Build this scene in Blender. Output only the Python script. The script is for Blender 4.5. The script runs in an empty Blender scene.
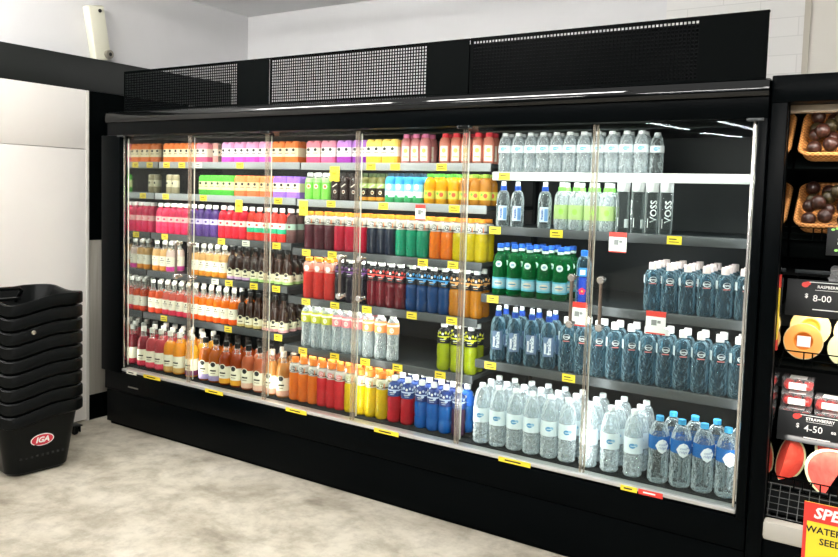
import bpy, bmesh, math, random
from mathutils import Matrix, Vector
random.seed(7)
PI = math.pi
SC = bpy.context.scene
COL = SC.collection

# ------------------------------------------------------------------ materials
def lin(h):
    h = h.lstrip('#')
    out = []
    for i in (0, 2, 4):
        c = int(h[i:i+2], 16) / 255
        out.append(c / 12.92 if c <= .04045 else ((c + .055) / 1.055) ** 2.4)
    return (*out, 1)

MATS = {}
def mat(name, hexc, rough=.5, metal=0., spec=.5):
    if name in MATS: return MATS[name]
    m = bpy.data.materials.new(name); m.use_nodes = True
    b = m.node_tree.nodes['Principled BSDF']
    b.inputs['Base Color'].default_value = lin(hexc)
    b.inputs['Roughness'].default_value = rough
    b.inputs['Metallic'].default_value = metal
    b.inputs['Specular IOR Level'].default_value = spec
    MATS[name] = m
    return m

def nt(name):
    m = bpy.data.materials.new(name); m.use_nodes = True
    t = m.node_tree; t.nodes.clear()
    o = t.nodes.new('ShaderNodeOutputMaterial')
    MATS[name] = m
    return m, t, o

def liquid(hexc, trans=.4):
    """coloured drink in a clear bottle: glossy skin, part diffuse, part light passing through"""
    name = 'drink_' + hexc.strip('#')
    if name in MATS: return MATS[name]
    m, t, o = nt(name)
    p = t.nodes.new('ShaderNodeBsdfPrincipled')
    p.inputs['Base Color'].default_value = lin(hexc); p.inputs['Roughness'].default_value = .06; p.inputs['Specular IOR Level'].default_value = .45
    tc = t.nodes.new('ShaderNodeTexCoord'); n = t.nodes.new('ShaderNodeTexNoise'); n.inputs['Scale'].default_value = 48; n.inputs['Detail'].default_value = 2
    bp = t.nodes.new('ShaderNodeBump'); bp.inputs['Strength'].default_value = .4; bp.inputs['Distance'].default_value = .01
    t.links.new(tc.outputs['Object'], n.inputs['Vector']); t.links.new(n.outputs['Fac'], bp.inputs['Height']); t.links.new(bp.outputs[0], p.inputs['Normal'])
    tr = t.nodes.new('ShaderNodeBsdfTranslucent'); tr.inputs['Color'].default_value = lin(hexc)
    mx = t.nodes.new('ShaderNodeMixShader'); mx.inputs[0].default_value = trans
    t.links.new(p.outputs[0], mx.inputs[1]); t.links.new(tr.outputs[0], mx.inputs[2])
    t.links.new(mx.outputs[0], o.inputs[0])
    return m

def clear(name, tint, body, lo=.08, hi=.7, rough=.08, ripple=0., rscale=60.):
    """thin clear plastic or glass: transparent face-on, pale and glossy at the edges"""
    if name in MATS: return MATS[name]
    m, t, o = nt(name)
    tr = t.nodes.new('ShaderNodeBsdfTransparent'); tr.inputs[0].default_value = lin(tint)
    p = t.nodes.new('ShaderNodeBsdfPrincipled')
    p.inputs['Base Color'].default_value = lin(body); p.inputs['Roughness'].default_value = rough
    lw = t.nodes.new('ShaderNodeLayerWeight'); lw.inputs[0].default_value = .35
    if ripple:
        tc = t.nodes.new('ShaderNodeTexCoord'); n = t.nodes.new('ShaderNodeTexNoise'); n.inputs['Scale'].default_value = rscale; n.inputs['Detail'].default_value = 3
        mp = t.nodes.new('ShaderNodeMapping'); mp.inputs['Scale'].default_value = (1, 1, .7)
        bp = t.nodes.new('ShaderNodeBump'); bp.inputs['Strength'].default_value = ripple; bp.inputs['Distance'].default_value = .03
        t.links.new(tc.outputs['Object'], mp.inputs[0]); t.links.new(mp.outputs[0], n.inputs['Vector']); t.links.new(n.outputs['Fac'], bp.inputs['Height'])
        t.links.new(bp.outputs[0], p.inputs['Normal']); t.links.new(bp.outputs[0], lw.inputs['Normal'])
    mr = t.nodes.new('ShaderNodeMapRange'); mr.inputs['To Min'].default_value = lo; mr.inputs['To Max'].default_value = hi; mr.inputs['From Min'].default_value = .12; mr.inputs['From Max'].default_value = .8
    mx = t.nodes.new('ShaderNodeMixShader')
    t.links.new(lw.outputs['Facing'], mr.inputs['Value']); t.links.new(mr.outputs[0], mx.inputs[0])
    t.links.new(tr.outputs[0], mx.inputs[1]); t.links.new(p.outputs[0], mx.inputs[2])
    t.links.new(mx.outputs[0], o.inputs[0])
    return m

def pane_mat(name, ior=1.5, tint='#f4f8f6'):
    m, t, o = nt(name)
    tr = t.nodes.new('ShaderNodeBsdfTransparent'); tr.inputs[0].default_value = lin(tint)
    g = t.nodes.new('ShaderNodeBsdfGlossy'); g.inputs['Roughness'].default_value = .01
    f = t.nodes.new('ShaderNodeLayerWeight'); f.inputs[0].default_value = .5      # Schlick reflectance
    pw = t.nodes.new('ShaderNodeMath'); pw.operation = 'POWER'; pw.inputs[1].default_value = 5
    ma = t.nodes.new('ShaderNodeMath'); ma.operation = 'MULTIPLY_ADD'; ma.inputs[1].default_value = .96; ma.inputs[2].default_value = .012
    mx = t.nodes.new('ShaderNodeMixShader')
    t.links.new(f.outputs['Facing'], pw.inputs[0]); t.links.new(pw.outputs[0], ma.inputs[0]); t.links.new(ma.outputs[0], mx.inputs[0])
    t.links.new(tr.outputs[0], mx.inputs[1]); t.links.new(g.outputs[0], mx.inputs[2])
    t.links.new(mx.outputs[0], o.inputs[0])
    return m

def noise_mat(name, stops, scale=3., detail=8., rough=.4, stretch=(1, 1, 1), bump=0., spec=.5, distort=.6):
    m = bpy.data.materials.new(name); m.use_nodes = True
    t = m.node_tree; b = t.nodes['Principled BSDF']
    tc = t.nodes.new('ShaderNodeTexCoord'); mp = t.nodes.new('ShaderNodeMapping')
    mp.inputs['Scale'].default_value = stretch
    n = t.nodes.new('ShaderNodeTexNoise'); n.inputs['Scale'].default_value = scale
    n.inputs['Detail'].default_value = detail; n.inputs['Roughness'].default_value = .62
    n.inputs['Distortion'].default_value = distort
    r = t.nodes.new('ShaderNodeValToRGB'); els = r.color_ramp.elements
    while len(els) < len(stops): els.new(.5)
    for e, (p, c) in zip(els, stops): e.position = p; e.color = lin(c)
    t.links.new(tc.outputs['Object'], mp.inputs[0]); t.links.new(mp.outputs[0], n.inputs['Vector'])
    t.links.new(n.outputs['Fac'], r.inputs[0]); t.links.new(r.outputs[0], b.inputs['Base Color'])
    b.inputs['Roughness'].default_value = rough; b.inputs['Specular IOR Level'].default_value = spec
    if bump:
        bp = t.nodes.new('ShaderNodeBump'); bp.inputs['Strength'].default_value = bump; bp.inputs['Distance'].default_value = .01
        t.links.new(n.outputs['Fac'], bp.inputs['Height']); t.links.new(bp.outputs[0], b.inputs['Normal'])
    MATS[name] = m
    return m

BLACK = mat('black_enamel', '#020404', .5, 0, .022)
BLACKG = mat('black_gloss', '#020405', .3, 0, .035)
BLACKM = mat('black_interior', '#0e1213', .6, 0, .2)
RAILM = mat('grey_rail', '#4e5052', .35, .3)
RAIL_LIT = mat('canopy_lit_rail', '#d9dbd9', .3)  # lit copy of the grey rail, whitened for the canopy light
STEEL = mat('brushed_steel', '#a9a59a', .35, .8)
CHROME = mat('chrome_trim', '#c9c6c0', .25, .9)
MIRROR = mat('mirror_panel', '#b9bcbc', .06, 1.)
PLWHITE = mat('white_plastic', '#eef0ee', .35)
LEDM = mat('frosted_strip', '#f4efe4', .3)
BRONZE = mat('bronze_bar', '#7d6f62', .3, .6)
GLASS = pane_mat('door_glass')
SEAL = clear('clear_seal', '#f1eae0', '#e8ddd0', .12, .6, .12)
YEL = mat('yellow_ticket', '#f2d531', .5)
CREAMT = mat('cream_ticket', '#eeead8', .5)
REDP = mat('red_print', '#d8382c', .5)
INK = mat('black_ink', '#121212', .5)
WHITEP = mat('white_paper', '#f2f1ec', .55)
WATER = clear('clear_bottle', '#edf4f5', '#e6eef0', .05, .95, .05, .9, 48.)
WATERB = clear('bluish_bottle', '#9cc6d4', '#9dbfce', .06, .85, .05, .9, 50.)
WATERW = clear('bright_bottle', '#f2f7f9', '#eff6f9', .24, 1.0, .06, .9, 50.)
CLEARNECK = clear('clear_neck', '#f6f6f2', '#e6e6e0', .1, .7, .06)
VOSSG = clear('still_glass', '#dfe4e4', '#bcc4c4', .05, .8, .03)
GREENG = clear('green_glass', '#36b066', '#138546', .25, .9, .04, .4, 40.)
BROWNG = mat('brown_glass', '#2a1408', .08)
PUNNETM = clear('punnet_plastic', '#f8f8f8', '#f0f0f0', .04, .22, .1)

# ------------------------------------------------------------------ mesh helpers
class MB:
    def __init__(s): s.v = []; s.f = []; s.mi = []; s.mats = []
    def m(s, material):
        if material not in s.mats: s.mats.append(material)
        return s.mats.index(material)
    def add(s, verts, faces, material, M=None):
        o = len(s.v)
        if M is not None: verts = [M @ Vector(v) for v in verts]
        s.v += [tuple(v) for v in verts]
        k = s.m(material)
        for f in faces: s.f.append(tuple(i + o for i in f)); s.mi.append(k)
        return s
    def box(s, x0, x1, y0, y1, z0, z1, material, bev=0., M=None):
        bm = bmesh.new()
        bmesh.ops.create_cube(bm, size=1)
        for v in bm.verts:
            v.co = Vector(((x0+x1)/2 + v.co.x*(x1-x0), (y0+y1)/2 + v.co.y*(y1-y0), (z0+z1)/2 + v.co.z*(z1-z0)))
        if bev > 0: bmesh.ops.bevel(bm, geom=list(bm.edges), offset=bev, segments=2, affect='EDGES', profile=.5)
        bm.verts.index_update()
        s.add([v.co.copy() for v in bm.verts], [[v.index for v in f.verts] for f in bm.faces], material, M)
        bm.free(); return s
    def qbox(s, x0, x1, y0, y1, z0, z1, material):
        vs = [(x, y, z) for z in (z0, z1) for y in (y0, y1) for x in (x0, x1)]
        return s.add(vs, [(0,2,3,1), (4,5,7,6), (0,1,5,4), (2,6,7,3), (0,4,6,2), (1,3,7,5)], material)
    def lathe(s, prof, seg=16, M=None, sq=0.):
        """prof: [(r, z, material for the band that starts here)]; sq squares off the section"""
        rings = []
        o = len(s.v)
        for r, z, _ in prof:
            ring = []
            n = 1 if r < 1e-6 else seg
            for i in range(n):
                a = 2*PI*i/seg + PI/seg
                c, d = math.cos(a), math.sin(a)
                if sq:
                    k = (abs(c)**(2+sq*4) + abs(d)**(2+sq*4)) ** (-1/(2+sq*4)); c *= k; d *= k
                p = Vector((r*c, r*d, z))
                if M is not None: p = M @ p
                ring.append(len(s.v)); s.v.append(tuple(p))
            rings.append(ring)
        for j in range(len(rings)-1):
            A, B = rings[j], rings[j+1]; k = s.m(prof[j][2])
            for i in range(seg):
                a0 = A[i % len(A)]; a1 = A[(i+1) % len(A)]; b0 = B[i % len(B)]; b1 = B[(i+1) % len(B)]
                f = []
                for q in (a0, a1, b1, b0):
                    if q not in f: f.append(q)
                if len(f) > 2: s.f.append(tuple(f)); s.mi.append(k)
        return s
    def tube(s, pts, r, material, seg=8, closed=False):
        pts = [Vector(p) for p in pts]; n = len(pts); o = len(s.v); up0 = Vector((0, 0, 1))
        for i, p in enumerate(pts):
            a = pts[(i-1) % n] if (closed or i > 0) else p
            b = pts[(i+1) % n] if (closed or i < n-1) else p
            t = (b - a).normalized()
            u = up0 if abs(t.dot(up0)) < .95 else Vector((1, 0, 0))
            e1 = t.cross(u).normalized(); e2 = t.cross(e1)
            for k in range(seg):
                w = 2*PI*k/seg; s.v.append(tuple(p + e1*(r*math.cos(w)) + e2*(r*math.sin(w))))
        mi = s.m(material)
        for i in range(n if closed else n-1):
            for k in range(seg):
                a = o + i*seg + k; b = o + i*seg + (k+1) % seg
                c = o + ((i+1) % n)*seg + (k+1) % seg; d = o + ((i+1) % n)*seg + k
                s.f.append((a, b, c, d)); s.mi.append(mi)
        if not closed:
            s.f.append(tuple(o + k for k in range(seg))[::-1]); s.mi.append(mi)
            s.f.append(tuple(o + (n-1)*seg + k for k in range(seg))); s.mi.append(mi)
        return s
    def mesh(s, name, sharp=35):
        me = bpy.data.meshes.new(name)
        me.from_pydata(s.v, [], s.f)
        for m in s.mats: me.materials.append(m)
        me.polygons.foreach_set('material_index', s.mi)
        me.polygons.foreach_set('use_smooth', [True]*len(s.f))
        me.update()
        bm = bmesh.new(); bm.from_mesh(me)
        bmesh.ops.recalc_face_normals(bm, faces=bm.faces); bm.to_mesh(me); bm.free()
        me.set_sharp_from_angle(angle=math.radians(sharp))
        return me

def obj(name, me, parent=None, loc=None, rz=None):
    if isinstance(me, MB): me = me.mesh(name)
    o = bpy.data.objects.new(name, me); COL.objects.link(o)
    if parent is not None: o.parent = parent
    if loc is not None: o.location = loc
    if rz is not None: o.rotation_euler.z = rz
    return o

def tag(o, label, cat, group=None):
    o['label'] = label; o['category'] = cat
    if group: o['group'] = group
    return o

def thing(name, label, cat, loc=(0, 0, 0), rz=0., group=None):
    o = bpy.data.objects.new(name, None); COL.objects.link(o)
    o.location = loc; o.rotation_euler.z = rz; o.empty_display_size = .02
    return tag(o, label, cat, group)

def struct(name, mb, parent=None):
    o = obj(name, mb, parent); o['kind'] = 'structure'; return o

_txt = {}
def text_verts(s, size, bold=.0, shear=0., align='CENTER'):
    """flat lettering as (verts, faces) in the x/z plane centred on the origin, read from -y"""
    key = (s, size, bold, shear)
    if key in _txt: return _txt[key]
    c = bpy.data.curves.new('t', 'FONT'); c.body = s; c.size = size; c.offset = bold; c.shear = shear
    c.align_x = 'CENTER'; c.align_y = 'CENTER'; c.resolution_u = 2
    o = bpy.data.objects.new('t', c)
    me = bpy.data.meshes.new_from_object(o)
    vs = [(v.co.x, 0, v.co.y) for v in me.vertices]; fs = [tuple(p.vertices) for p in me.polygons]
    bpy.data.objects.remove(o); bpy.data.curves.remove(c); bpy.data.meshes.remove(me)
    _txt[key] = (vs, fs)
    return vs, fs

def solid_flat(vs, fs, d):
    """give a flat x/z drawing a thickness d towards +y"""
    n = len(vs)
    V = list(vs) + [(x, y + d, z) for x, y, z in vs]
    F = [tuple(f) for f in fs] + [tuple(i + n for i in reversed(f)) for f in fs]
    cnt = {}
    for f in fs:
        for a, b in zip(f, f[1:] + f[:1]):
            cnt[(a, b)] = 1
    for (a, b) in list(cnt):
        if (b, a) not in cnt: F.append((b, a, a + n, b + n))
    return V, F

def ellipse(rx, rz, n=20, cx=0, cz=0):
    return [(cx + rx*math.cos(2*PI*i/n), 0, cz + rz*math.sin(2*PI*i/n)) for i in range(n)], [tuple(range(n))]

def rect_grid(x0, x1, z0, z1, nx=6):
    vs = []; fs = []
    for i in range(nx+1):
        x = x0 + (x1-x0)*i/nx; vs += [(x, 0, z0), (x, 0, z1)]
    for i in range(nx): fs.append((2*i, 2*i+2, 2*i+3, 2*i+1))
    return vs, fs

def wrap(vs, R, a0=0.):
    """bend an x/z drawing onto a cylinder of radius R facing -y"""
    return [(R*math.sin(x/R + a0), -R*math.cos(x/R + a0), z) for x, _, z in vs]

def shift(vs, dx, dz, rot=0.):
    c, s = math.cos(rot), math.sin(rot)
    return [(x*c - z*s + dx, y, x*s + z*c + dz) for x, y, z in vs]

# ------------------------------------------------------------------ camera (solved from the photograph's vanishing points)
cam = bpy.data.cameras.new('camera'); camo = bpy.data.objects.new('camera', cam); COL.objects.link(camo)
R_ = Vector((.8462699, .53198663, .02859173)); U_ = Vector((-.05964447, .04127718, .9973659)); F_ = Vector((-.52940513, .84574607, -.0666617))
camo.matrix_world = Matrix(((R_.x, U_.x, -F_.x, 4.21729), (R_.y, U_.y, -F_.y, -3.09497), (R_.z, U_.z, -F_.z, 1.59091), (0, 0, 0, 1)))
cam.sensor_width = 36; cam.lens = 755.32/838*36; cam.shift_x = -.005; cam.shift_y = -.0406
SC.camera = camo

# ------------------------------------------------------------------ the setting
FLOORM = noise_mat('mottled_floor', [(.28, '#877f70'), (.42, '#aaa292'), (.54, '#c1baaa'), (.70, '#d0c9bb')], 2.6, 12, .45, (1, 1.3, 1), 0, .3, .3)
t = FLOORM.node_tree; b = t.nodes['Principled BSDF']
n2 = t.nodes.new('ShaderNodeTexNoise'); n2.inputs['Scale'].default_value = 9; n2.inputs['Detail'].default_value = 10; n2.inputs['Roughness'].default_value = .7
vo = t.nodes.new('ShaderNodeTexVoronoi'); vo.inputs['Scale'].default_value = 3.2; vo.inputs['Randomness'].default_value = 1
r2 = t.nodes.new('ShaderNodeValToRGB'); r2.color_ramp.elements[0].position = .36; r2.color_ramp.elements[0].color = lin('#8f8a80'); r2.color_ramp.elements[1].position = .56; r2.color_ramp.elements[1].color = lin('#ffffff')
mm = t.nodes.new('ShaderNodeMixRGB'); mm.blend_type = 'MULTIPLY'; mm.inputs[0].default_value = .38
tc = [q for q in t.nodes if q.bl_idname == 'ShaderNodeTexCoord'][0]; rp = [q for q in t.nodes if q.bl_idname == 'ShaderNodeValToRGB'][0]
t.links.new(tc.outputs['Object'], n2.inputs['Vector']); t.links.new(n2.outputs['Fac'], r2.inputs[0])
t.links.new(rp.outputs[0], mm.inputs[1]); t.links.new(r2.outputs[0], mm.inputs[2]); t.links.new(mm.outputs[0], b.inputs['Base Color'])
t.nodes.remove(vo)
WALLM = noise_mat('white_wall_paint', [(.3, '#d4d4d5'), (.7, '#d9d9da')], 2, 3, .7)
CEILM = mat('ceiling_paint', '#f3f4f5', .8)
PANELM = noise_mat('white_panel', [(.3, '#efece7'), (.7, '#f2efea')], 2, 3, .45)
GREYM = noise_mat('grey_kick_panel', [(.3, '#8a867c'), (.7, '#9a968c')], 40, 3, .4, (1, 1, .05))

struct('floor', MB().qbox(-1, 8, -16, 2, -.05, 0, FLOORM))
# back wall with painted block courses
bw = bpy.data.materials.new('painted_blocks'); bw.use_nodes = True
t = bw.node_tree; b = t.nodes['Principled BSDF']; b.inputs['Roughness'].default_value = .6
br = t.nodes.new('ShaderNodeTexBrick'); tc = t.nodes.new('ShaderNodeTexCoord'); mp = t.nodes.new('ShaderNodeMapping')
mp.inputs['Rotation'].default_value = (PI/2, 0, 0)
br.inputs['Color1'].default_value = lin('#dfdedb'); br.inputs['Color2'].default_value = lin('#dcdbd8'); br.inputs['Mortar'].default_value = lin('#cfcecb')
br.inputs['Scale'].default_value = 1; br.inputs['Brick Width'].default_value = .39; br.inputs['Row Height'].default_value = .1; br.inputs['Mortar Size'].default_value = .0025
t.links.new(tc.outputs['Object'], mp.inputs[0]); t.links.new(mp.outputs[0], br.inputs['Vector']); t.links.new(br.outputs[0], b.inputs['Base Color'])
struct('wall_back', MB().qbox(-.5, 3.72, 1.47, 1.57, 0, 3.0, WALLM).qbox(3.0, 3.75, 1.462, 1.47, 0, 3.0, bw))
struct('wall_right', MB().qbox(3.75, 7, 1.44, 1.57, 0, 3.0, mat('cream_wall', '#dcd8cf', .7)).qbox(3.735, 3.765, 1.425, 1.45, 0, 3.0, mat('wall_joint', '#b9b3a6', .6)))
struct('wall_left', MB().qbox(-.5, -.4, -6, 1.57, 0, 3.0, WALLM))
struct('ceiling', MB().qbox(-.5, 7, -.7, 1.57, 3.0, 3.05, CEILM))
struct('trim_1', MB().box(-.4, -.33, -6, 1.23, 2.205, 2.42, mat('charcoal_beam', '#1d201f', .36, 0, .4), .004))      # dark bulkhead beam
pn = MB().box(-.4, -.33, -3, -.045, .012, 1.818, PANELM, .002).box(-.4, -.33, -3, -.045, 1.822, 2.205, PANELM, .002)
struct('trim_2', pn)                                                                                      # white wall panel
struct('trim_3', MB().box(-.4, -.326, -.045, -.025, 0, 2.205, mat('panel_edge', '#d0cdc6', .4), .002))
struct('trim_4', MB().box(-.4, -.336, -.025, .8, .17, 1.22, GREYM, .001))
struct('trim_5', MB().box(-.4, -.334, -.025, .8, 1.22, 2.205, BLACK).box(-.4, -.33, -.025, .8, 0, .17, BLACK))

# ------------------------------------------------------------------ the drinks fridge
U = .625
W = 6*U
FR = thing('display_fridge', 'long black glass-door drinks fridge with six doors', 'fridge', (0, 0, 0))
mb = MB().box(-.19, W+.04, .012, .92, .02, .235, BLACKG, .004)
mb.box(-.17, W+.02, .03, .9, 0, .02, BLACK)
obj('kick_plate', mb, FR)
mb = MB().box(-.19, W+.04, -.004, .92, .243, .372, BLACKG, .006)
obj('base_panel', mb, FR)
obj('badge', MB().box(.055, .155, -.0065, -.003, .284, .293, STEEL, .001), FR)
mb = MB().box(-.002, W+.002, -.012, .05, .384, .402, mat('sill_metal', '#c4c3bf', .3, .4), .004)
obj('sill', mb, FR)
# cabinet shell
mb = MB().qbox(-.19, W+.04, .86, .92, .372, 2.05, BLACKM).qbox(-.19, -.02, .012, .86, .372, 2.05, BLACKG).qbox(W+.002, W+.04, .012, .86, .372, 2.05, BLACKM)
obj('cabinet_shell', mb, FR)
obj('back_panel', MB().qbox(-.02, W, .845, .858, .41, 1.93, mat('interior_back', '#1c2021', .45)), FR)
obj('end_wall', MB().qbox(-.018, -.006, .03, .84, .405, 1.92, MIRROR), FR)
mb = MB().box(-.19, -.004, -.03, .012, .374, 1.908, BLACKG, .004)
obj('end_frame', mb, FR)
mb = MB().box(W+.006, W+.04, -.03, .012, .374, 1.908, BLACKG, .004)
obj('end_frame', mb, FR)
# canopy: front face, rounded nose, soffit
mb = MB().box(-.12, W+.04, -.03, .9, 1.908, 2.055, BLACKG, .004)
nose = [(-.03, 1.985), (-.046, 1.99), (-.051, 2.0), (-.051, 2.018), (-.0505, 2.0225), (-.0475, 2.038), (-.044, 2.047), (-.03, 2.052)]
vs = [(x, y, z) for x in (-.12, W+.04) for y, z in nose]; n = len(nose)
fs = [(i, i+1, n+i+1, n+i) for i in range(n-1)] + [tuple(range(n)), tuple(range(2*n-1, n-1, -1))]
mb.add(vs, fs, mat('nose_gloss', '#030404', .05, 0, .4))
obj('canopy', mb, FR)
for k in range(3):                                    # perforated top screens
    x0 = k*1.25 + (.0 if k == 0 else .006); x1 = (k+1)*1.25 + (.02 if k == 2 else 0)
    hx0, hx1 = (.01, 1.005) if k == 0 else (k*1.25+.02, k*1.25+1.02)
    z0, z1, hz0, hz1 = 2.052, 2.312, 2.068, 2.298
    mb = MB()
    mb.qbox(x0, x1, 0, .004, z0, hz0, BLACK).qbox(x0, x1, 0, .004, hz1, z1, BLACK)
    mb.qbox(x0, hx0, 0, .004, hz0, hz1, BLACK).qbox(hx1, x1, 0, .004, hz0, hz1, BLACK)
    mb.qbox(x0, x1, .004, .02, z1-.006, z1, BLACK)
    nc = 64; nr = 15
    for i in range(nc+1):
        x = hx0 + (hx1-hx0)*i/nc; mb.qbox(x-.0026, x+.0026, .0004, .0034, hz0, hz1, BLACKG)
    for i in range(nr+1):
        z = hz0 + (hz1-hz0)*i/nr; mb.qbox(hx0, hx1, .0004, .0034, z-.0026, z+.0026, BLACKG)
    obj('mesh_screen', mb, FR)
obj('top_housing', MB().box(2.40, 3.70, .03, .3, 2.056, 2.292, BLACK, .004), FR)
# deck with dark wire grille
mb = MB().qbox(-.004, W, .05, .84, .39, .398, BLACKM)
for i in range(9): mb.tube([(0, .062 + i*.085, .4), (W, .062 + i*.085, .4)], .005, BLACKM, 6)
for y in (.075, .09, .105): mb.tube([(0, y, .4), (W, y, .4)], .0045, BLACKM, 6)
obj('deck_grille', mb, FR)
# shelves
SH = {'A': [(1.735, .28), (1.526, .25), (1.262, .22), (1.012, .19), (.735, .16)],
      'B': [(1.733, .28), (1.521, .25), (1.238, .22), (.96, .19), (.682, .16)],
      'C': [(1.69, .28), (1.424, .24), (1.09, .20), (.772, .16)]}
XR = {'A': (.0, 1.242), 'B': (1.254, 2.492), 'C': (2.504, 3.745)}
for bay, lst in SH.items():
    xa, xb = XR[bay]
    for z, y in lst:
        s = obj('shelf', MB().box(xa, xb, y, .84, z-.004, z+.018, mat('shelf_steel', '#33383a', .4, .4), .002), FR)
        rl = RAIL_LIT if (z > 1.6 and bay == 'C') else (mat('part_lit_rail', '#9a9c9d', .35) if z > 1.5 else RAILM)  # upper rails paler: canopy light put into their colour
        obj('added_lamp_strip', MB().box(xa+.04, xb-.04, y+.012, y+.026, z-.016, z-.004, BLACKM, .001), s)  # strip and LED added under each shelf to light the drinks
        L = bpy.data.lights.new('added_shelf_led', 'AREA'); L.shape = 'RECTANGLE'; L.size = 1.12; L.size_y = .012
        L.energy = 2.2; L.color = (1, .97, .92) if bay != 'C' else (.96, .98, 1)
        lo = bpy.data.objects.new('added_shelf_led', L); COL.objects.link(lo); lo.location = ((xa+xb)/2, y+.014, z-.018); lo.rotation_euler = (math.radians(18), 0, 0)
        obj('price_rail', MB().box(xa, xb, y-.010, y-.001, z-.021, z+.021, rl, .003), s)
for x in (1.248, 2.498):
    obj('shelf_upright', MB().qbox(x-.01, x+.01, .8, .845, .41, 1.92, BLACKM), FR)
# doors
HND = {0: 1, 1: 0, 2: 1, 3: 0, 4: 1, 5: 0}
for k in range(6):
    x0, x1 = k*U + .004, (k+1)*U - .004
    d = obj('door', MB().box(x0, x1, -.005, .003, .406, 1.905, GLASS, 0), FR); d['label'] = 'clear frameless glass door'
    for xe, sg in ((x0, 1), (x1, -1)):
        obj('edge_seal', MB().box(min(xe, xe+sg*.009), max(xe, xe+sg*.0055), -.007, .005, .408, 1.903, CHROME if (k == 5 and sg < 0) or (k == 0 and sg > 0) else SEAL, .001), d)
    hx = x1 - .06 if HND[k] else x0 + .06
    h = MB().tube([(hx, -.05, 1.055), (hx, -.05, 1.255)], .0075, BRONZE, 10)
    for z in (1.055, 1.255):
        M = Matrix.Translation((hx, -.005, z)) @ Matrix.Rotation(PI/2, 4, 'X')
        h.lathe([(0, 0, CHROME), (.008, 0, CHROME), (.008, .036, CHROME), (.016, .036, CHROME), (.016, .056, CHROME), (.012, .06, CHROME), (0, .06, CHROME)], 14, M)
    obj('handle', h, d)
    hp = x0 if HND[k] else x1
    obj('hinge', MB().box(hp-.03, hp+.03, -.034, -.006, 1.898, 1.91, mat('dark_hinge', '#3c3f40', .4, .5), .002), d)
for k in range(7):
    x = min(max(k*U, .006), W-.006)
    obj('added_light_strip', MB().box(x-.002, x+.002, .027, .034, .42, 1.89, LEDM, .0008), FR)  # added strips and LEDs at the door joints, front fill for the shelves
    L = bpy.data.lights.new('added_fridge_led', 'AREA'); L.shape = 'RECTANGLE'; L.size = .02; L.size_y = 1.44
    L.energy = 2.1 if 0 < k < 6 else 1.5; L.color = (1, .96, .9) if k < 4 else (.95, .98, 1)
    lo = bpy.data.objects.new('added_fridge_led', L); COL.objects.link(lo); lo.location = (x, .037, 1.155)
    lo.rotation_euler = (PI/2, 0, 0)          # the light leaves towards +y, into the shelves
for bay, (xa, xb) in XR.items():
    obj('canopy_lamp', MB().box(xa+.03, xb-.03, .05, .09, 1.888, 1.908, BLACKM, .003), FR)
    L = bpy.data.lights.new('canopy_led', 'AREA'); L.shape = 'RECTANGLE'; L.size = 1.15; L.size_y = .035
    L.energy = 4.4; L.color = (1, .97, .93)
    lo = bpy.data.objects.new('canopy_led', L); COL.objects.link(lo); lo.location = ((xa+xb)/2, .07, 1.884)
    lo.rotation_euler = (math.radians(38), 0, 0)

# ------------------------------------------------------------------ drinks: each prototype is a list of (part name, mesh)
def curve(R, r, z0, z1, n, m, k=1.):
    """a shoulder from radius R at z0 to r at z1"""
    return [(r + (R-r)*math.cos(PI/2*(i/n))**k if i < n else r, z0 + (z1-z0)*math.sin(PI/2*(i/n)), m) for i in range(n+1)]

def body_prof(R, nr, z_sh, z_nk, top, m_body, m_top, fill=None, ribs=0, base=.004, waist=None):
    p = [(0, 0.0, m_body), (R*.86, 0.0, m_body), (R, base*2, m_body)]
    if ribs:
        for i in range(ribs):
            z = base*2 + (z_sh-base*2)*(i+.5)/ribs
            dz = (z_sh-base*2)/ribs*.3
            p += [(R, z-dz, m_body), (R*.935, z-dz*.4, m_body), (R*.935, z+dz*.4, m_body), (R, z+dz, m_body)]
    if waist:
        zw, rw, hw = waist
        p += [(R, zw-hw, m_body), (R*rw, zw-hw*.5, m_body), (R*rw, zw+hw*.5, m_body), (R, zw+hw, m_body)]
    sh = curve(R, nr, z_sh, z_nk, 6, m_top, 1.1)
    if fill is not None: sh = [(r, z, m_body if z < fill else m_top) for r, z, _ in sh]
    p += sh
    p += [(nr, top, m_top), (0, top, m_top)]
    return p

def cap_mesh(r, z0, z1, m, ribs=False, top_r=None):
    tr = top_r or r*.94
    return MB().lathe([(0, z0, m), (r, z0, m), (r, z1-(z1-z0)*.25, m), (tr, z1, m), (0, z1, m)], 14).mesh('cap')

def sports_cap(r, z0, z1, m, m2):
    h = z1 - z0
    return MB().lathe([(0, z0, m), (r, z0, m), (r, z0+h*.45, m), (r*.75, z0+h*.5, m2), (r*.72, z0+h*.95, m2), (r*.6, z1, m2), (0, z1, m2)], 14).mesh('cap')

def sleeve(R, bands, t=.0009, seg=18):
    """label wrapped round a bottle; bands = [(z0, z1, material)] stacked"""
    p = [(R, bands[0][0], bands[0][2])]
    for z0, z1, m in bands: p += [(R+t, z0, m), (R+t, z1, m)]
    p += [(R, bands[-1][1], bands[-1][2])]
    return MB().lathe(p, seg)

def ringfill(vs):
    """fill an outline with concentric rings so that it can bend with the bottle"""
    n = len(vs); cx = sum(v[0] for v in vs)/n; cz = sum(v[2] for v in vs)/n
    V = []; F = []
    for k in (1, .66, .33): V += [(cx + (x-cx)*k, 0, cz + (z-cz)*k) for x, _, z in vs]
    V.append((cx, 0, cz))
    for j in range(2): F += [(j*n+i, j*n+(i+1) % n, (j+1)*n+(i+1) % n, (j+1)*n+i) for i in range(n)]
    F += [(2*n+i, 2*n+(i+1) % n, 3*n) for i in range(n)]
    return V, F

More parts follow.
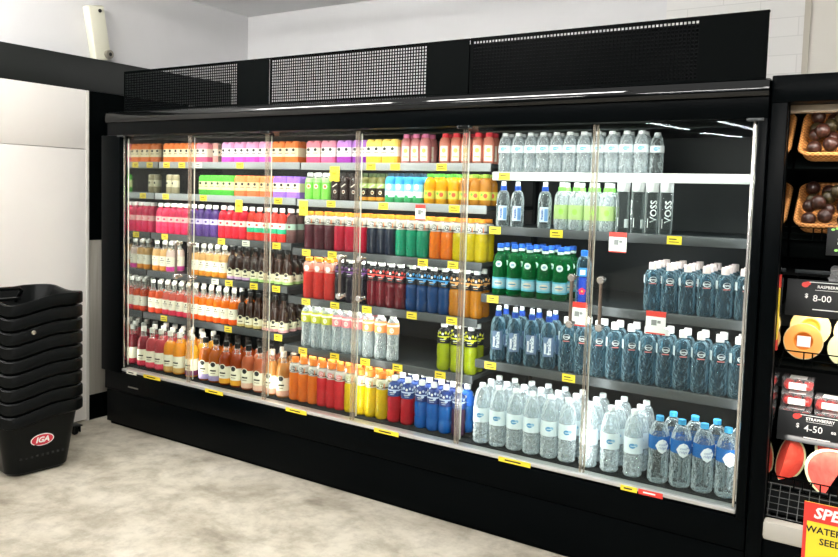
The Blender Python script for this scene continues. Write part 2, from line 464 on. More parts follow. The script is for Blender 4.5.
def on_label(mb, R, vs, fs, m, a=0., lift=.0014):
    if len(fs) == 1 and len(fs[0]) > 4: vs, fs = ringfill(vs)
    mb.add(wrap(vs, R+lift, a), fs, m); return mb

def P(hexc): return mat('print_' + hexc.strip('#'), hexc, .5, 0, .2)

def can_pack(top, mid, bot):
    """four slim cans in a printed card wrap"""
    w, h = .1035, .128
    mb = MB()
    for z0, z1, c in ((.0, .036, bot), (.036, .088, mid), (.088, .116, top)):
        vs = []; k = 24
        for z in (z0, z1):
            for i in range(k):
                a = 2*PI*i/k + PI/k; c_, s_ = math.cos(a), math.sin(a); q = (abs(c_)**9 + abs(s_)**9)**(-1/9)
                vs.append((c_*q*w/2, s_*q*w/2, z))
        fs = [(i, (i+1) % k, k+(i+1) % k, k+i) for i in range(k)]
        if z0 == 0: fs.append(tuple(range(k))[::-1])
        if z1 > .11: fs.append(tuple(range(k, 2*k)))
        mb.add(vs, fs, P(c))
    wrapm = mb.mesh('card_wrap')
    parts = [('card_wrap', wrapm)]
    for dx in (-.026, .026):
        lg = MB()
        vs, fs = solid_flat(*ellipse(.0105, .009, 14, dx, .076), .0006); lg.add([(x, y-w/2-.0007, z) for x, y, z in vs], fs, INK)
        vs, fs = solid_flat([(dx-.016, 0, .0545), (dx+.016, 0, .0545), (dx+.016, 0, .0585), (dx-.016, 0, .0585)], [(0, 1, 2, 3)], .0006); lg.add([(x, y-w/2-.0007, z) for x, y, z in vs], fs, P('#5a4a42'))
        parts.append(('printed_logo', lg.mesh('printed_logo')))
    for sx in (-1, 1):
        for sy in (-1, 1):
            M = Matrix.Translation((sx*.0255, sy*.0255, 0))
            parts.append(('can', MB().lathe([(.0245, .114, P(top)), (.0245, .119, P(top)), (.021, h-.003, P(top)), (.021, h, STEEL), (.019, h-.002, STEEL), (0, h-.002, STEEL)], 14, M).mesh('can')))
    return parts

def slim_can(col, lab, h=.128, R=.026):
    mb = MB().lathe([(0, 0, STEEL), (R*.8, 0, P(col)), (R, .006, P(col)), (R, h*.35, P(lab)), (R, h*.7, P(col)), (R, h-.01, P(col)), (R*.84, h-.002, STEEL), (R*.84, h, STEEL), (R*.76, h-.003, STEEL), (0, h-.003, STEEL)], 16)
    lg = on_label(MB(), R, *ellipse(.008, .008, 12, 0, h*.55), INK)
    return [('can_body', mb.mesh('can_body')), ('printed_logo', lg.mesh('printed_logo'))]

def soda(col, band, base, cap='#f6f2ee', H=.2, mid=None):
    R = .0305; b = liquid(col)
    body = MB().lathe(body_prof(R, .0125, .128, .168, .18, b, b, ribs=0), 16).mesh('bottle_body')
    lab = sleeve(R, [(.004, .05, P(base)), (.05, .078, P(mid or col)), (.078, .112, P(band))])
    lg = on_label(MB(), R, *ellipse(.009, .007, 12, 0, .095), P(col))
    return [('bottle_body', body), ('cap', cap_mesh(.016, .178, H, P(cap))), ('wrap_label', lab.mesh('wrap_label')), ('printed_logo', lg.mesh('printed_logo'))]

def juice(liq, base, cap='#dcdad2', H=.2, R=.031, labc='#eee6d2'):
    b = liquid(liq)
    body = MB().lathe(body_prof(R, .0125, .115, .155, H-.016, b, CLEARNECK, fill=.142), 16).mesh('bottle_body')
    lab = sleeve(R, [(.006, .036, P(base)), (.036, .1, P(labc))])
    lg = MB(); on_label(lg, R, *rect_grid(-.014, .014, .070, .0745), INK); on_label(lg, R, *ellipse(.006, .005, 10, 0, .086), P('#4a3a30')); on_label(lg, R, *rect_grid(-.011, .011, .058, .0605), P('#8a7a6a'))
    return [('bottle_body', body), ('cap', cap_mesh(.0145, H-.02, H, P(cap))), ('wrap_label', lab.mesh('wrap_label')), ('printed_logo', lg.mesh('printed_logo'))]

def brew(base, cap='#101010', H=.205, R=.031, glass=None):
    g = glass or BROWNG
    body = MB().lathe(body_prof(R, .0135, .085, .15, H-.016, g, g), 16).mesh('bottle_body')
    lab = sleeve(R, [(.006, .022, P(base)), (.022, .062, P('#e9dfc0'))])
    lg = MB(); on_label(lg, R, *ellipse(.014, .013, 16, 0, .062), P('#e9dfc0'), 0, .0013); on_label(lg, R, *ellipse(.011, .010, 16, 0, .062), INK, 0, .002); on_label(lg, R, *rect_grid(-.014, .014, .034, .04), P('#4a4032'))
    return [('bottle_body', body), ('cap', cap_mesh(.016, H-.022, H, P(cap))), ('wrap_label', lab.mesh('wrap_label')), ('printed_logo', lg.mesh('printed_logo'))]

def big_brew(liq, base, cap='#15120f', H=.262, R=.041, emblem=True):
    b = liquid(liq, .35)
    body = MB().lathe(body_prof(R, .0145, .145, .2, H-.02, b, CLEARNECK, fill=.193), 18).mesh('bottle_body')
    lab = sleeve(R, [(.012, .042, P(base)), (.042, .115, P('#efe7cf'))])
    lg = MB()
    if emblem: on_label(lg, R, *ellipse(.020, .018, 16, 0, .112), P('#efe7cf'), 0, .0013); on_label(lg, R, *ellipse(.016, .0145, 16, 0, .112), INK, 0, .002)
    on_label(lg, R, *rect_grid(-.02, .02, .070, .079), P('#3c3426')); on_label(lg, R, *rect_grid(-.016, .016, .056, .060), P('#7a6d55'))
    return [('bottle_body', body), ('cap', cap_mesh(.0175, H-.03, H, P(cap))), ('wrap_label', lab.mesh('wrap_label')), ('printed_logo', lg.mesh('printed_logo'))]

def smoothie(liq, cap, lab='#f4ecd9', H=.158, mark='#e8c86a'):
    R = .0295; b = liquid(liq, .3)
    body = MB().lathe(body_prof(R, .0155, .095, .135, H-.02, b, b), 16, sq=.35).mesh('bottle_body')
    lb = MB(); on_label(lb, R*1.06, *rect_grid(-.021, .021, .012, .09), P(lab), 0, .002)
    on_label(lb, R*1.06, *ellipse(.011, .012, 14, 0, .066), P(mark), 0, .0028); on_label(lb, R*1.06, *rect_grid(-.014, .014, .03, .036), P(mark), 0, .0028)
    return [('bottle_body', body), ('cap', cap_mesh(.0185, H-.025, H, P(cap))), ('front_label', lb.mesh('front_label'))]

def coconut():
    R = .029; H = .158; b = P('#8ecfe9'); w = P('#dff0f4'); g = P('#3f9c63'); d = P('#3b97cf')
    body = MB().lathe([(0, 0, g), (R*.86, 0, g), (R, .006, g), (R, .03, w), (R, .062, b), (R, .1, d)] + curve(R, .015, .11, .14, 5, d) + [(.015, H-.014, d), (0, H-.014, d)], 16, sq=.2).mesh('bottle_body')
    lb = MB(); on_label(lb, R*1.05, *ellipse(.014, .016, 14, 0, .085), w, 0, .003); on_label(lb, R*1.05, *ellipse(.012, .012, 14, -.012, .03), g, 0, .003)
    return [('bottle_body', body), ('cap', cap_mesh(.0175, H-.018, H, P('#203a4a'))), ('front_label', lb.mesh('front_label'))]

def fruit_juice(liq, cap='#57a63b', spot='#e2583a'):
    R = .031; H = .158; b = liquid(liq, .35)
    body = MB().lathe(body_prof(R, .015, .09, .135, H-.014, b, b), 16).mesh('bottle_body')
    lab = sleeve(R, [(.028, .07, P('#c9c24e'))])
    lg = MB(); on_label(lg, R, *ellipse(.011, .012, 14, .008, .05), P(spot)); on_label(lg, R, *ellipse(.008, .008, 12, -.013, .055), P('#6fa83c'))
    return [('bottle_body', body), ('cap', cap_mesh(.0175, H-.018, H, P(cap))), ('wrap_label', lab.mesh('wrap_label')), ('printed_fruit', lg.mesh('printed_fruit'))]

def green_tea():
    R = .029; H = .155; g = P('#7cc94f')
    body = MB().lathe(body_prof(R, .0145, .1, .135, H-.014, liquid('#b9dfa0'), CLEARNECK, fill=.12), 16).mesh('bottle_body')
    lab = sleeve(R, [(.004, .1, g)])
    lg = MB(); on_label(lg, R, *ellipse(.0135, .0135, 16, 0, .077), P('#eff3dc'), 0, .0013); on_label(lg, R, *ellipse(.009, .009, 16, 0, .077), P('#e2703f'), 0, .002)
    return [('bottle_body', body), ('cap', cap_mesh(.0165, H-.018, H, P('#f3f5f0'))), ('wrap_label', lab.mesh('wrap_label')), ('printed_logo', lg.mesh('printed_logo'))]

def coffee(body_c='#2a1b17', swirl='#d9cfc4', cap='#1a1412', H=.155):
    R = .029; b = liquid(body_c, .15)
    body = MB().lathe(body_prof(R, .015, .1, .135, H-.014, b, b), 16).mesh('bottle_body')
    lab = sleeve(R, [(.006, .1, P(body_c))])
    lg = MB()
    on_label(lg, R, shift(rect_grid(-.017, .017, -.003, .003)[0], 0, .085, .6), rect_grid(-.017, .017, -.003, .003)[1], P(swirl))
    on_label(lg, R, *ellipse(.009, .011, 12, .003, .05), P(swirl)); on_label(lg, R, *ellipse(.006, .007, 12, .003, .05), P('#7a4a34'), 0, .002)
    return [('bottle_body', body), ('cap', cap_mesh(.017, H-.018, H, P(cap))), ('wrap_label', lab.mesh('wrap_label')), ('printed_swirl', lg.mesh('printed_swirl'))]

def dark_green():
    pr_ = coffee('#6d6a35', '#e6e0c0', '#3c4a2a')
    R = .029
    lab = sleeve(R, [(.008, .026, P('#c8892c')), (.026, .075, P('#2b2118')), (.075, .1, P('#9fb06a'))])
    return [pr_[0], pr_[1], ('wrap_label', lab.mesh('wrap_label')), pr_[3]]

def ridge(liq, cap='#f2932e', lab='#c4bfb6', H=.215, R=.0335, ink='#3a3030', capz=.018, gcol=None):
    """ridged sports drink bottle: square-shouldered liquid body, wrap label up on the bulb, wide cap"""
    b = liquid(liq, .45)
    z1 = H*.6
    p = [(0, 0, b), (R*.86, 0, b), (R, .008, b)]
    for i in range(3):
        z = .02 + i*(z1-.03)/3; p += [(R, z, b), (R*.965, z+.006, b), (R, z+.014, b)]
    L_ = P(lab)
    p += [(R, z1, b), (R*.88, z1+.008, b), (R*.88, z1+.012, L_), (R*.95, z1+.022, L_), (R*.95, H*.76, L_)] + [(r, z, L_ if i < 4 else CLEARNECK) for i, (r, z, _) in enumerate(curve(R*.95, .019, H*.77, H-capz-.004, 6, b))] + [(.019, H-capz, b), (0, H-capz, b)]
    mb = MB().lathe(p, 18)
    for zc, w_ in ((z1*.36, .8), (z1*.62, .8), (z1*.84, .6)):      # moulded crescents
        mb.tube([((R+.0004)*math.sin(t_), -(R+.0004)*math.cos(t_), zc - .009*math.cos(t_/w_*PI/2)) for t_ in [w_*(q-4)/4 for q in range(9)]], .0017, b, 5)
    body = mb.mesh('bottle_body')
    zc = (z1 + .022 + H*.76)/2
    l = sleeve(R*.95, [(z1+.02, z1+.026, P(ink)), (z1+.026, H*.775, P(lab))])
    lg = MB(); on_label(lg, R*.95, *ellipse(.0155, .0165, 16, 0, zc+.004), P(gcol or ink), 0, .002); on_label(lg, R*.95, *ellipse(.0125, .0135, 16, 0, zc+.004), P('#f4f2ec'), 0, .0026)
    vs, fs = text_verts('G', .026, .0012)
    on_label(lg, R*.95, shift(vs, 0, zc+.004), fs, P(gcol or ink), 0, .0032)
    on_label(lg, R*.95, *rect_grid(.017, .021, zc-.01, zc+.016, 1), P('#e8772a'))
    return [('bottle_body', body), ('cap', cap_mesh(.0215, H-capz-.002, H, P(cap), top_r=.0208)), ('wrap_label', l.mesh('wrap_label')), ('printed_logo', lg.mesh('printed_logo'))]

def power(liq, collar, cap='#f1f1ef', H=.243, R=.0335, lab='#16181a'):
    b = liquid(liq, .4)
    z1 = H*.52
    p = [(0, 0, b), (R*.8, 0, b), (R, .01, b), (R, z1*.4, b), (R*.93, z1*.48, b), (R*.93, z1*.52, b), (R, z1*.6, b), (R, z1, b), (R*.86, z1+.008, b), (R*.93, z1+.016, b), (R*.93, H*.74, b)]
    p += [(r, z, P(lab)) for r, z, _ in curve(R*.93, .0135, H*.74, H*.87, 5, b)] + [(.0135, H-.02, b), (0, H-.02, b)]
    body = MB().lathe(p, 18).mesh('bottle_body')
    l = sleeve(R*.94, [(z1+.012, H*.69, P(lab)), (H*.69, H*.72, P(collar)), (H*.72, H*.74, P(lab))])
    lg = MB(); on_label(lg, R*.94, *rect_grid(-.015, .015, H*.642, H*.662), P('#c9c9c9')); on_label(lg, R*.94, *rect_grid(-.012, .012, H*.61, H*.62), P(collar)); on_label(lg, R*.94, *ellipse(.008, .006, 12, .014, H*.675), P(collar), 0, .002)
    for q in range(7):
        aq = -1.5 + q*.5; zq = H*(.765 if q % 2 else .79); rq = R*(.9 if q % 2 else .86)
        on_label(lg, rq, *ellipse(.0062, .0075, 8, 0, zq), P(collar) if q % 3 else P('#e9e6e2'), aq, .0016)
    return [('bottle_body', body), ('cap', cap_mesh(.0165, H-.024, H, P(cap))), ('wrap_label', l.mesh('wrap_label')), ('printed_logo', lg.mesh('printed_logo'))]

def flavoured(acc, cap='#f4f2ee', H=.25, R=.033):
    b = WATERW
    z1 = H*.56
    p = [(0, 0, b), (R*.82, 0, b), (R, .01, b), (R*.97, z1*.4, b), (R*.93, z1*.7, b), (R*.96, z1, b), (R, z1+.01, b), (R, H*.72, b)] + curve(R, .014, H*.74, H*.9, 6, b) + [(.014, H-.02, b), (0, H-.02, b)]
    body = MB().lathe(p, 18).mesh('bottle_body')
    l = MB().lathe([(R, z1+.004, P(acc)), (R+.001, z1+.004, P(acc)), (R+.001, H*.74, P('#f1ece2')), (R*.99, H*.78, P(acc)), (R*.935, H*.82, P(acc)), (R*.9, H*.82, P(acc))], 18)
    lg = MB(); on_label(lg, R, *ellipse(.012, .014, 14, 0, H*.66), P('#f3efe6')); vs, fs = text_verts('G', .02, .0006); on_label(lg, R, shift(vs, 0, H*.66), fs, P(acc), 0, .002)
    return [('bottle_body', body), ('cap', cap_mesh(.0165, H-.024, H, P(cap))), ('wrap_label', l.mesh('wrap_label')), ('printed_logo', lg.mesh('printed_logo'))]

def water(H, R, m, cap='#f3f5f6', lab=None, ribs=7, logo='#4f93c2', lz=(.52, .68), capr=.0155, caph=.02, sh=.58):
    nr = capr*.86
    body = MB().lathe(body_prof(R, nr, H*sh, H*.93, H-caph*.6, m, m, ribs=ribs), 18).mesh('bottle_body')
    parts = [('bottle_body', body), ('cap', cap_mesh(capr, H-caph, H, P(cap)))]
    if lab:
        z0, z1 = lz[0]*H, lz[1]*H
        parts.append(('wrap_label', sleeve(R, [(z0, z1, P(lab))]).mesh('wrap_label')))
        lg = MB(); zc = (z0+z1)/2; s = R*.36
        on_label(lg, R, *ellipse(s, s*.75, 14, -s*.25, zc), P(logo)); on_label(lg, R, *ellipse(s*.6, s*.5, 12, s*.75, zc+s*.25), P('#8fc0dd'), 0, .002)
        on_label(lg, R, *rect_grid(-s*.8, s*.8, zc-s*.12, zc+s*.08), P('#e8f2f7'), 0, .0026)
        parts.append(('printed_logo', lg.mesh('printed_logo')))
    return parts

def franklin():
    H, R = .268, .036; m = WATERB
    body = MB().lathe(body_prof(R, .0125, H*.6, H*.82, H-.02, m, m, ribs=0, waist=(H*.24, .94, .02)), 18).mesh('bottle_body')
    parts = [('bottle_body', body), ('cap', sports_cap(.0155, H*.82, H, P('#24479c'), P('#f2f4f6')))]
    lb = MB(); on_label(lb, R, *rect_grid(-.024, .03, H*.22, H*.56), clear('tint_label', '#9fb8d8', '#8fa9cf', .45, .6, .3), 0, .0012)
    on_label(lb, R, *rect_grid(.034, .062, H*.3, H*.5), P('#8496b8'), 0, .0012)
    parts.append(('front_label', lb.mesh('front_label')))
    vs, fs = text_verts('mount', .019, .0006); lg = MB(); on_label(lg, R, shift(vs, -.014, H*.36, PI/2), fs, P('#f2f5f8'), 0, .0022)
    vs, fs = text_verts('franklin', .026, .0009); on_label(lg, R, shift(vs, .006, H*.4, PI/2), fs, P('#f2f5f8'), 0, .0022)
    parts.append(('lettering', lg.mesh('lettering')))
    return parts

def green_cap_water(lab='#cfe6b4', H=.222):
    R = .0345; m = WATERW
    body = MB().lathe(body_prof(R, .0135, H*.6, H*.82, H-.02, m, m, ribs=0), 18).mesh('bottle_body')
    parts = [('bottle_body', body), ('cap', sports_cap(.0175, H*.80, H, P('#7fd45c'), P('#eef4ee')))]
    parts.append(('wrap_label', sleeve(R, [(H*.22, H*.52, clear('lime_label', '#e6f3c9', '#cfe89a', .5, .7, .3))]).mesh('wrap_label')))
    lg = MB(); on_label(lg, R, *ellipse(.012, .014, 12, 0, H*.38), P('#8fc850'))
    parts.append(('printed_logo', lg.mesh('printed_logo')))
    return parts

def blue_cap_pull(H=.222):
    R = .033; m = WATER
    body = MB().lathe(body_prof(R, .0125, H*.56, H*.8, H-.02, m, m, ribs=0), 18).mesh('bottle_body')
    lb = MB(); on_label(lb, R, *rect_grid(-.022, .022, H*.14, H*.46), P('#cfdcea'), 0, .0012)
    on_label(lb, R, *rect_grid(.003, .02, H*.16, H*.42), P('#6f96c8'), 0, .002); vs, fs = text_verts('franklin', .016, .0006); on_label(lb, R, shift(vs, -.008, H*.3, PI/2), fs, P('#33549a'), 0, .002)
    return [('bottle_body', body), ('cap', sports_cap(.0155, H*.8, H, P('#2f57b4'), P('#f0f3f6'))), ('front_label', lb.mesh('front_label'))]

def voss(plain=False, H=.228):
    R = .0295; m = VOSSG
    body = MB().lathe([(0, 0, m), (R*.94, 0, m), (R, .004, m), (R, H*.8, m), (R*.96, H*.81, m), (0, H*.81, m)], 20).mesh('bottle_body')
    cm = mat('silver_cap', '#c7c9c9', .28, .35)
    cap = MB().lathe([(0, H*.81, cm), (R*.98, H*.81, cm), (R*.98, H*.985, cm), (R*.94, H, cm), (0, H, cm)], 20).mesh('cap')
    lg = MB(); vs, fs = text_verts('VOSS', .042, .0007)
    on_label(lg, R, shift(vs, .004, H*.44, PI/2), fs, P('#e9ecec'), .1 if not plain else -1.55)
    on_label(lg, R, *rect_grid(-.021, -.017, H*.12, H*.3, 1), P('#c9cccc'), .0)
    if plain: on_label(lg, R, *rect_grid(-.004, .02, H*.1, H*.27), P('#c9d0d0'), .5)
    return [('bottle_body', body), ('cap', cap), ('lettering', lg.mesh('lettering'))]

def green_glass(H=.252):
    R = .035; g = GREENG
    body = MB().lathe(body_prof(R, .0135, H*.46, H*.82, H-.012, g, g), 18).mesh('bottle_body')
    parts = [('bottle_body', body), ('cap', cap_mesh(.0158, H-.02, H, P('#2b62c4')))]
    parts.append(('wrap_label', sleeve(R, [(H*.13, H*.16, P('#4f9fb4')), (H*.16, H*.32, P('#8db3c0')), (H*.32, H*.35, P('#4f9fb4'))]).mesh('wrap_label')))
    lg = MB(); on_label(lg, R, *ellipse(.022, .012, 14, 0, H*.24), P('#cdb9a4')); on_label(lg, R, *rect_grid(-.018, .018, H*.225, H*.25), P('#3c7f9a'), 0, .002)
    parts.append(('printed_logo', lg.mesh('printed_logo')))
    nk = on_label(MB(), R*.955, *ellipse(.0165, .0155, 16, 0, H*.61), P('#dfe6e2'), 0, .0016); on_label(nk, R*.955, *ellipse(.009, .006, 12, 0, H*.61), P('#7d9db0'), 0, .0026)
    parts.append(('neck_label', nk.mesh('neck_label')))
    parts.append(('collar', MB().lathe([(.0142, H*.86, P('#c8d4d0')), (.0152, H*.86, P('#c8d4d0')), (.0152, H*.91, P('#c8d4d0')), (.0142, H*.91, P('#c8d4d0'))], 14).mesh('collar')))
    return parts

def flower_bottle(H=.245):
    R = .034; m = WATERB
    body = MB().lathe(body_prof(R, .013, H*.68, H*.9, H-.016, m, m), 18, sq=.3).mesh('bottle_body')
    cap = cap_mesh(.0165, H-.026, H, P('#2c6fd0'))
    R2 = R*1.04
    lab = MB(); on_label(lab, R2, *rect_grid(-.04, .04, H*.03, H*.5, 10), P('#1f3fa8'), 0, .001)
    on_label(lab, R2, *rect_grid(-.03, .03, H*.52, H*.68, 8), P('#3f93d6'), 0, .001)
    fl = MB()
    for i in range(5):
        a = 2*PI*i/5 + .3; on_label(fl, R2, *ellipse(.0075, .0075, 10, .0095*math.cos(a), H*.24 + .0095*math.sin(a)), P('#e0345c'), 0, .002)
    on_label(fl, R2, *ellipse(.004, .004, 8, 0, H*.24), P('#f4d24a'), 0, .003)
    on_label(fl, R2, *rect_grid(-.012, .012, H*.55, H*.64), P('#e8f1f8'), 0, .002)
    return [('bottle_body', body), ('cap', cap), ('wrap_label', lab.mesh('wrap_label')), ('printed_flower', fl.mesh('printed_flower'))]

def pump_water(H=.212, R=.0345, cap='#f1dcd8'):
    m = WATERB
    body = MB().lathe(body_prof(R, .0135, H*.66, H*.86, H-.02, m, m, ribs=0, waist=(H*.5, .95, .015)), 18).mesh('bottle_body')
    lg = MB(); on_label(lg, R, *ellipse(.0165, .013, 16, .004, H*.655), P('#e4e8ea')); on_label(lg, R, *ellipse(.0135, .0105, 16, .004, H*.66), P('#2a3440'), 0, .002)
    on_label(lg, R, *rect_grid(-.012, .018, H*.57, H*.585), P('#e27f78'), 0, .002); on_label(lg, R, *rect_grid(-.058, -.036, H*.58, H*.74), P('#d6dee2'), 0, .002)
    vs, fs = text_verts('pump', .011, .0003); on_label(lg, R, shift(vs, .004, H*.66), fs, P('#f0f4f6'), 0, .0028)
    return [('bottle_body', body), ('cap', cap_mesh(.0165, H-.03, H, P(cap))), ('printed_logo', lg.mesh('printed_logo'))]

def diamond_water(H=.28, R=.0425):
    m = WATER
    body = MB().lathe(body_prof(R, .0135, H*.64, H*.92, H-.012, m, m, ribs=0, waist=(H*.35, .96, .02)), 18).mesh('bottle_body')
    lab = sleeve(R, [(H*.52, H*.72, clear('blue_label', '#3f8fd8', '#2c7fd0', .55, .8, .25))]).mesh('wrap_label')
    lg = MB(); zc = H*.58; s = .029
    dv = [(-s, 0, 0), (-s*.55, 0, -s*.8), (0, 0, -s*1.1), (s*.55, 0, -s*.8), (s, 0, 0), (s*.55, 0, s*.75), (0, 0, s), (-s*.55, 0, s*.75)]
    on_label(lg, R, shift(dv, 0, zc), [tuple(range(8))], P('#eef2f6'), .25)
    for w_, dz in (('cool', .006), ('ridge', -.008)):
        vs, fs = text_verts(w_, .016, .0001); on_label(lg, R, shift(vs, 0, zc+dz), fs, P('#6f86b4'), .25, .0022)
    return [('bottle_body', body), ('cap', cap_mesh(.0165, H-.02, H, P('#47a8dc'))), ('wrap_label', lab), ('printed_logo', lg.mesh('printed_logo'))]

PROTO = {}
def proto(key, fn):
    if key not in PROTO: PROTO[key] = fn()
    return PROTO[key]

ORD = 'first second third fourth fifth sixth seventh eighth ninth tenth eleventh twelfth thirteenth fourteenth'.split()
SHN = ['top', 'second', 'third', 'fourth', 'fifth', 'bottom']
SECN = {'A': 'left', 'B': 'middle', 'C': 'right'}
SEEN = {}
def place(parts, name, loc, rz, label, cat, group):
    if label in SEEN: print('DUP LABEL', label)
    SEEN[label] = 1
    n = len(label.split())
    if n > 16 or n < 4: print('LABEL LEN', n, label)
    t = thing(name, label, cat, loc, rz, group)
    for pn_, me in parts: obj(pn_, me, t)
    return t

def row(bay, si, y, z, items):
    """items: (x0, x1, count, prototype key, maker, name, category, words, rows deep, depth step)"""
    last = (bay == 'C' and si == 4) or si == 5
    shelf = ('bottom deck' if last else SHN[si] + ' shelf') + ', ' + SECN[bay] + ' section'
    for it in items:
        x0, x1, n, key, fn, name, cat, words, deep, step = it[:10]
        dx = it[10] if len(it) > 10 else 0.
        pr_ = proto(key, fn)
        w = (x1-x0)/n
        for d in range(deep):
            for i in range(n):
                jx, jy = random.uniform(-.0012, .0012), random.uniform(-.002, .002)
                rz = random.uniform(-.12, .12) if cat != 'drink pack' else random.uniform(-.012, .012)
                rz += (.28 if cat == 'bottle' else 0)
                if cat == 'drink pack': jx *= .5
                pos = 'front' if d == 0 else ('second' if d == 1 else ('third' if d == 2 else 'fourth'))
                if n == 1: lab = f'{words}, {pos} row, {shelf}'
                else: lab = f'{words}, {ORD[i]} from left, {pos} row, {shelf}'
                place(pr_, name, (x0 + w*(i+.5) + jx + d*dx, y + d*step + jy, z), rz, lab, cat, words + ' on ' + shelf)

B_ = 'bottle'
def pk(x0, n, key, cols, words): return (x0, x0+n*.1065, n, key, lambda: can_pack(*cols), 'drink_can_pack', 'drink pack', words, 1, .11)
ORG = ('#f0803c', '#f3e3bd', '#ee7430'); PNK = ('#f28fa0', '#f5e6d6', '#e85a86'); MAG = ('#f0a4d0', '#f6ecea', '#d84fc0'); GRN = ('#58b13f', '#dfe6a6', '#4aa838')
ORD2 = ('#ee8a50', '#f2cf9e', '#e87444'); PUR = ('#9a6cd0', '#efdfbe', '#a06fd4'); LIL = ('#cf8fe0', '#f3e8ee', '#a83fb0'); YLW = ('#f2d36a', '#f6f0e0', '#efb23a')

row('A', 0, .345, 1.753, [
    pk(.005, 3, 'pk_o', ORG, 'orange and cream can pack'), pk(.327, 1, 'pk_p', PNK, 'coral pink can pack'),
    (.44, .505, 1, 'cn_p', lambda: slim_can('#e8a8a0', '#efe0d2'), 'drink_can', 'can', 'single pale pink can', 1, .06),
    (.508, .535, 1, 'cn_b', lambda: slim_can('#5a4236', '#b9a58c', .12, .0245), 'drink_can', 'can', 'single brown can', 1, .06),
    pk(.56, 4, 'pk_m', MAG, 'magenta and white can pack'), pk(.99, 2, 'pk_o', ORG, 'orange can pack beside magenta ones')])
row('A', 1, .318, 1.544, [
    (.03, .14, 2, 'cn_t', lambda: slim_can('#8f8468', '#c9bfa2'), 'drink_can', 'can', 'single khaki can', 1, .06),
    pk(.382, 3, 'pk_g', GRN, 'green can pack'), pk(.705, 3, 'pk_o2', ORD2, 'peach orange can pack'), pk(1.028, 2, 'pk_u', PUR, 'purple and cream can pack')])
row('A', 2, .262, 1.28, [
    (.0, .317, 5, 'sd_p', lambda: soda('#e8436a', '#f3b9b4', '#e8315e'), 'soda_bottle', B_, 'hot pink soda bottle', 2, .066),
    (.325, .593, 4, 'sd_u', lambda: soda('#5a3f86', '#cdbfe0', '#54387c'), 'soda_bottle', B_, 'purple soda bottle', 2, .066),
    (.6, .842, 4, 'sd_r', lambda: soda('#e0283c', '#f3cfc4', '#d81c30'), 'soda_bottle', B_, 'red soda bottle', 2, .066),
    (.846, 1.157, 5, 'sd_w', lambda: soda('#e4493c', '#e4efe4', '#d83428', mid='#2fb583'), 'soda_bottle', B_, 'red and mint soda bottle', 2, .066),
    (1.16, 1.235, 1, 'sd_b', lambda: soda('#6a4a48', '#9fb9a8', '#5a3a38'), 'soda_bottle', B_, 'brown and mint soda bottle', 2, .066)])
row('A', 3, .232, 1.03, [
    (.005, .145, 2, 'jc_o', lambda: juice('#e6b878', '#d8862c'), 'juice_bottle', B_, 'amber juice bottle at end wall', 2, .066),
    (.145, .21, 1, 'jc_p', lambda: juice('#e8cfc4', '#d8489a'), 'juice_bottle', B_, 'pink based juice bottle', 2, .066),
    (.385, .705, 5, 'jc_o', None, 'juice_bottle', B_, 'amber juice bottle beside brown brews', 3, .066),
    (.71, .905, 3, 'br_l', lambda: brew('#c8a0c8'), 'brew_bottle', B_, 'black capped brew bottle, lilac base', 3, .066),
    (.905, 1.235, 5, 'br_g', lambda: brew('#a8c878'), 'brew_bottle', B_, 'black capped brew bottle, green base', 3, .066)])
row('A', 4, .202, .752, [
    (.005, .14, 2, 'jc_r', lambda: juice('#e05a30', '#e0482c', H=.218), 'juice_bottle', B_, 'orange red juice bottle at end wall', 2, .068),
    (.14, .412, 4, 'jc_k', lambda: juice('#e06a5c', '#e63e58', H=.218), 'juice_bottle', B_, 'pinkish red juice bottle', 3, .068),
    (.42, .825, 6, 'jc_a', lambda: juice('#ee7a1e', '#ee5a1c', H=.218), 'juice_bottle', B_, 'bright orange juice bottle', 3, .068),
    (.832, 1.035, 3, 'br_y', lambda: brew('#c8b070', H=.215), 'brew_bottle', B_, 'black capped brew bottle, tan base', 3, .068),
    (1.04, 1.235, 3, 'br_p', lambda: brew('#dfa0a0', H=.215), 'brew_bottle', B_, 'black capped brew bottle, pink base', 3, .068)])
row('A', 5, .118, .406, [
    (.005, .095, 1, 'bb_m', lambda: big_brew('#8a2430', '#c83048', cap='#c8c4bc', emblem=False), 'brew_bottle', B_, 'dark red large brew bottle', 3, .09),
    (.095, .27, 2, 'bb_r', lambda: big_brew('#c04a50', '#e84a60', cap='#c8c4bc', emblem=False), 'brew_bottle', B_, 'rosy red large brew bottle', 3, .09),
    (.27, .445, 2, 'bb_o', lambda: big_brew('#e89a30', '#d8a860', cap='#c8c4bc', emblem=False), 'brew_bottle', B_, 'golden large brew bottle', 3, .09),
    (.445, .58, 1, 'bb_v', lambda: big_brew('#e8a834', '#7a3a5a', cap='#c8c4bc', emblem=False), 'brew_bottle', B_, 'golden large brew bottle, plum base', 3, .09),
    (.595, .775, 2, 'bb_b', lambda: big_brew('#a85418', '#a898c0'), 'brew_bottle', B_, 'black capped large brew, lilac base', 3, .09),
    (.775, .96, 2, 'bb_c', lambda: big_brew('#9a3c12', '#e8a030'), 'brew_bottle', B_, 'black capped large brew, amber base', 3, .09),
    (.96, 1.15, 2, 'bb_d', lambda: big_brew('#b8603c', '#e8b8a0'), 'brew_bottle', B_, 'black capped large brew, blush base', 3, .09),
    (1.15, 1.33, 2, 'bb_e', lambda: big_brew('#b87838', '#d8a088', cap='#c8b8a8'), 'brew_bottle', B_, 'amber large brew with clear neck', 3, .09)])

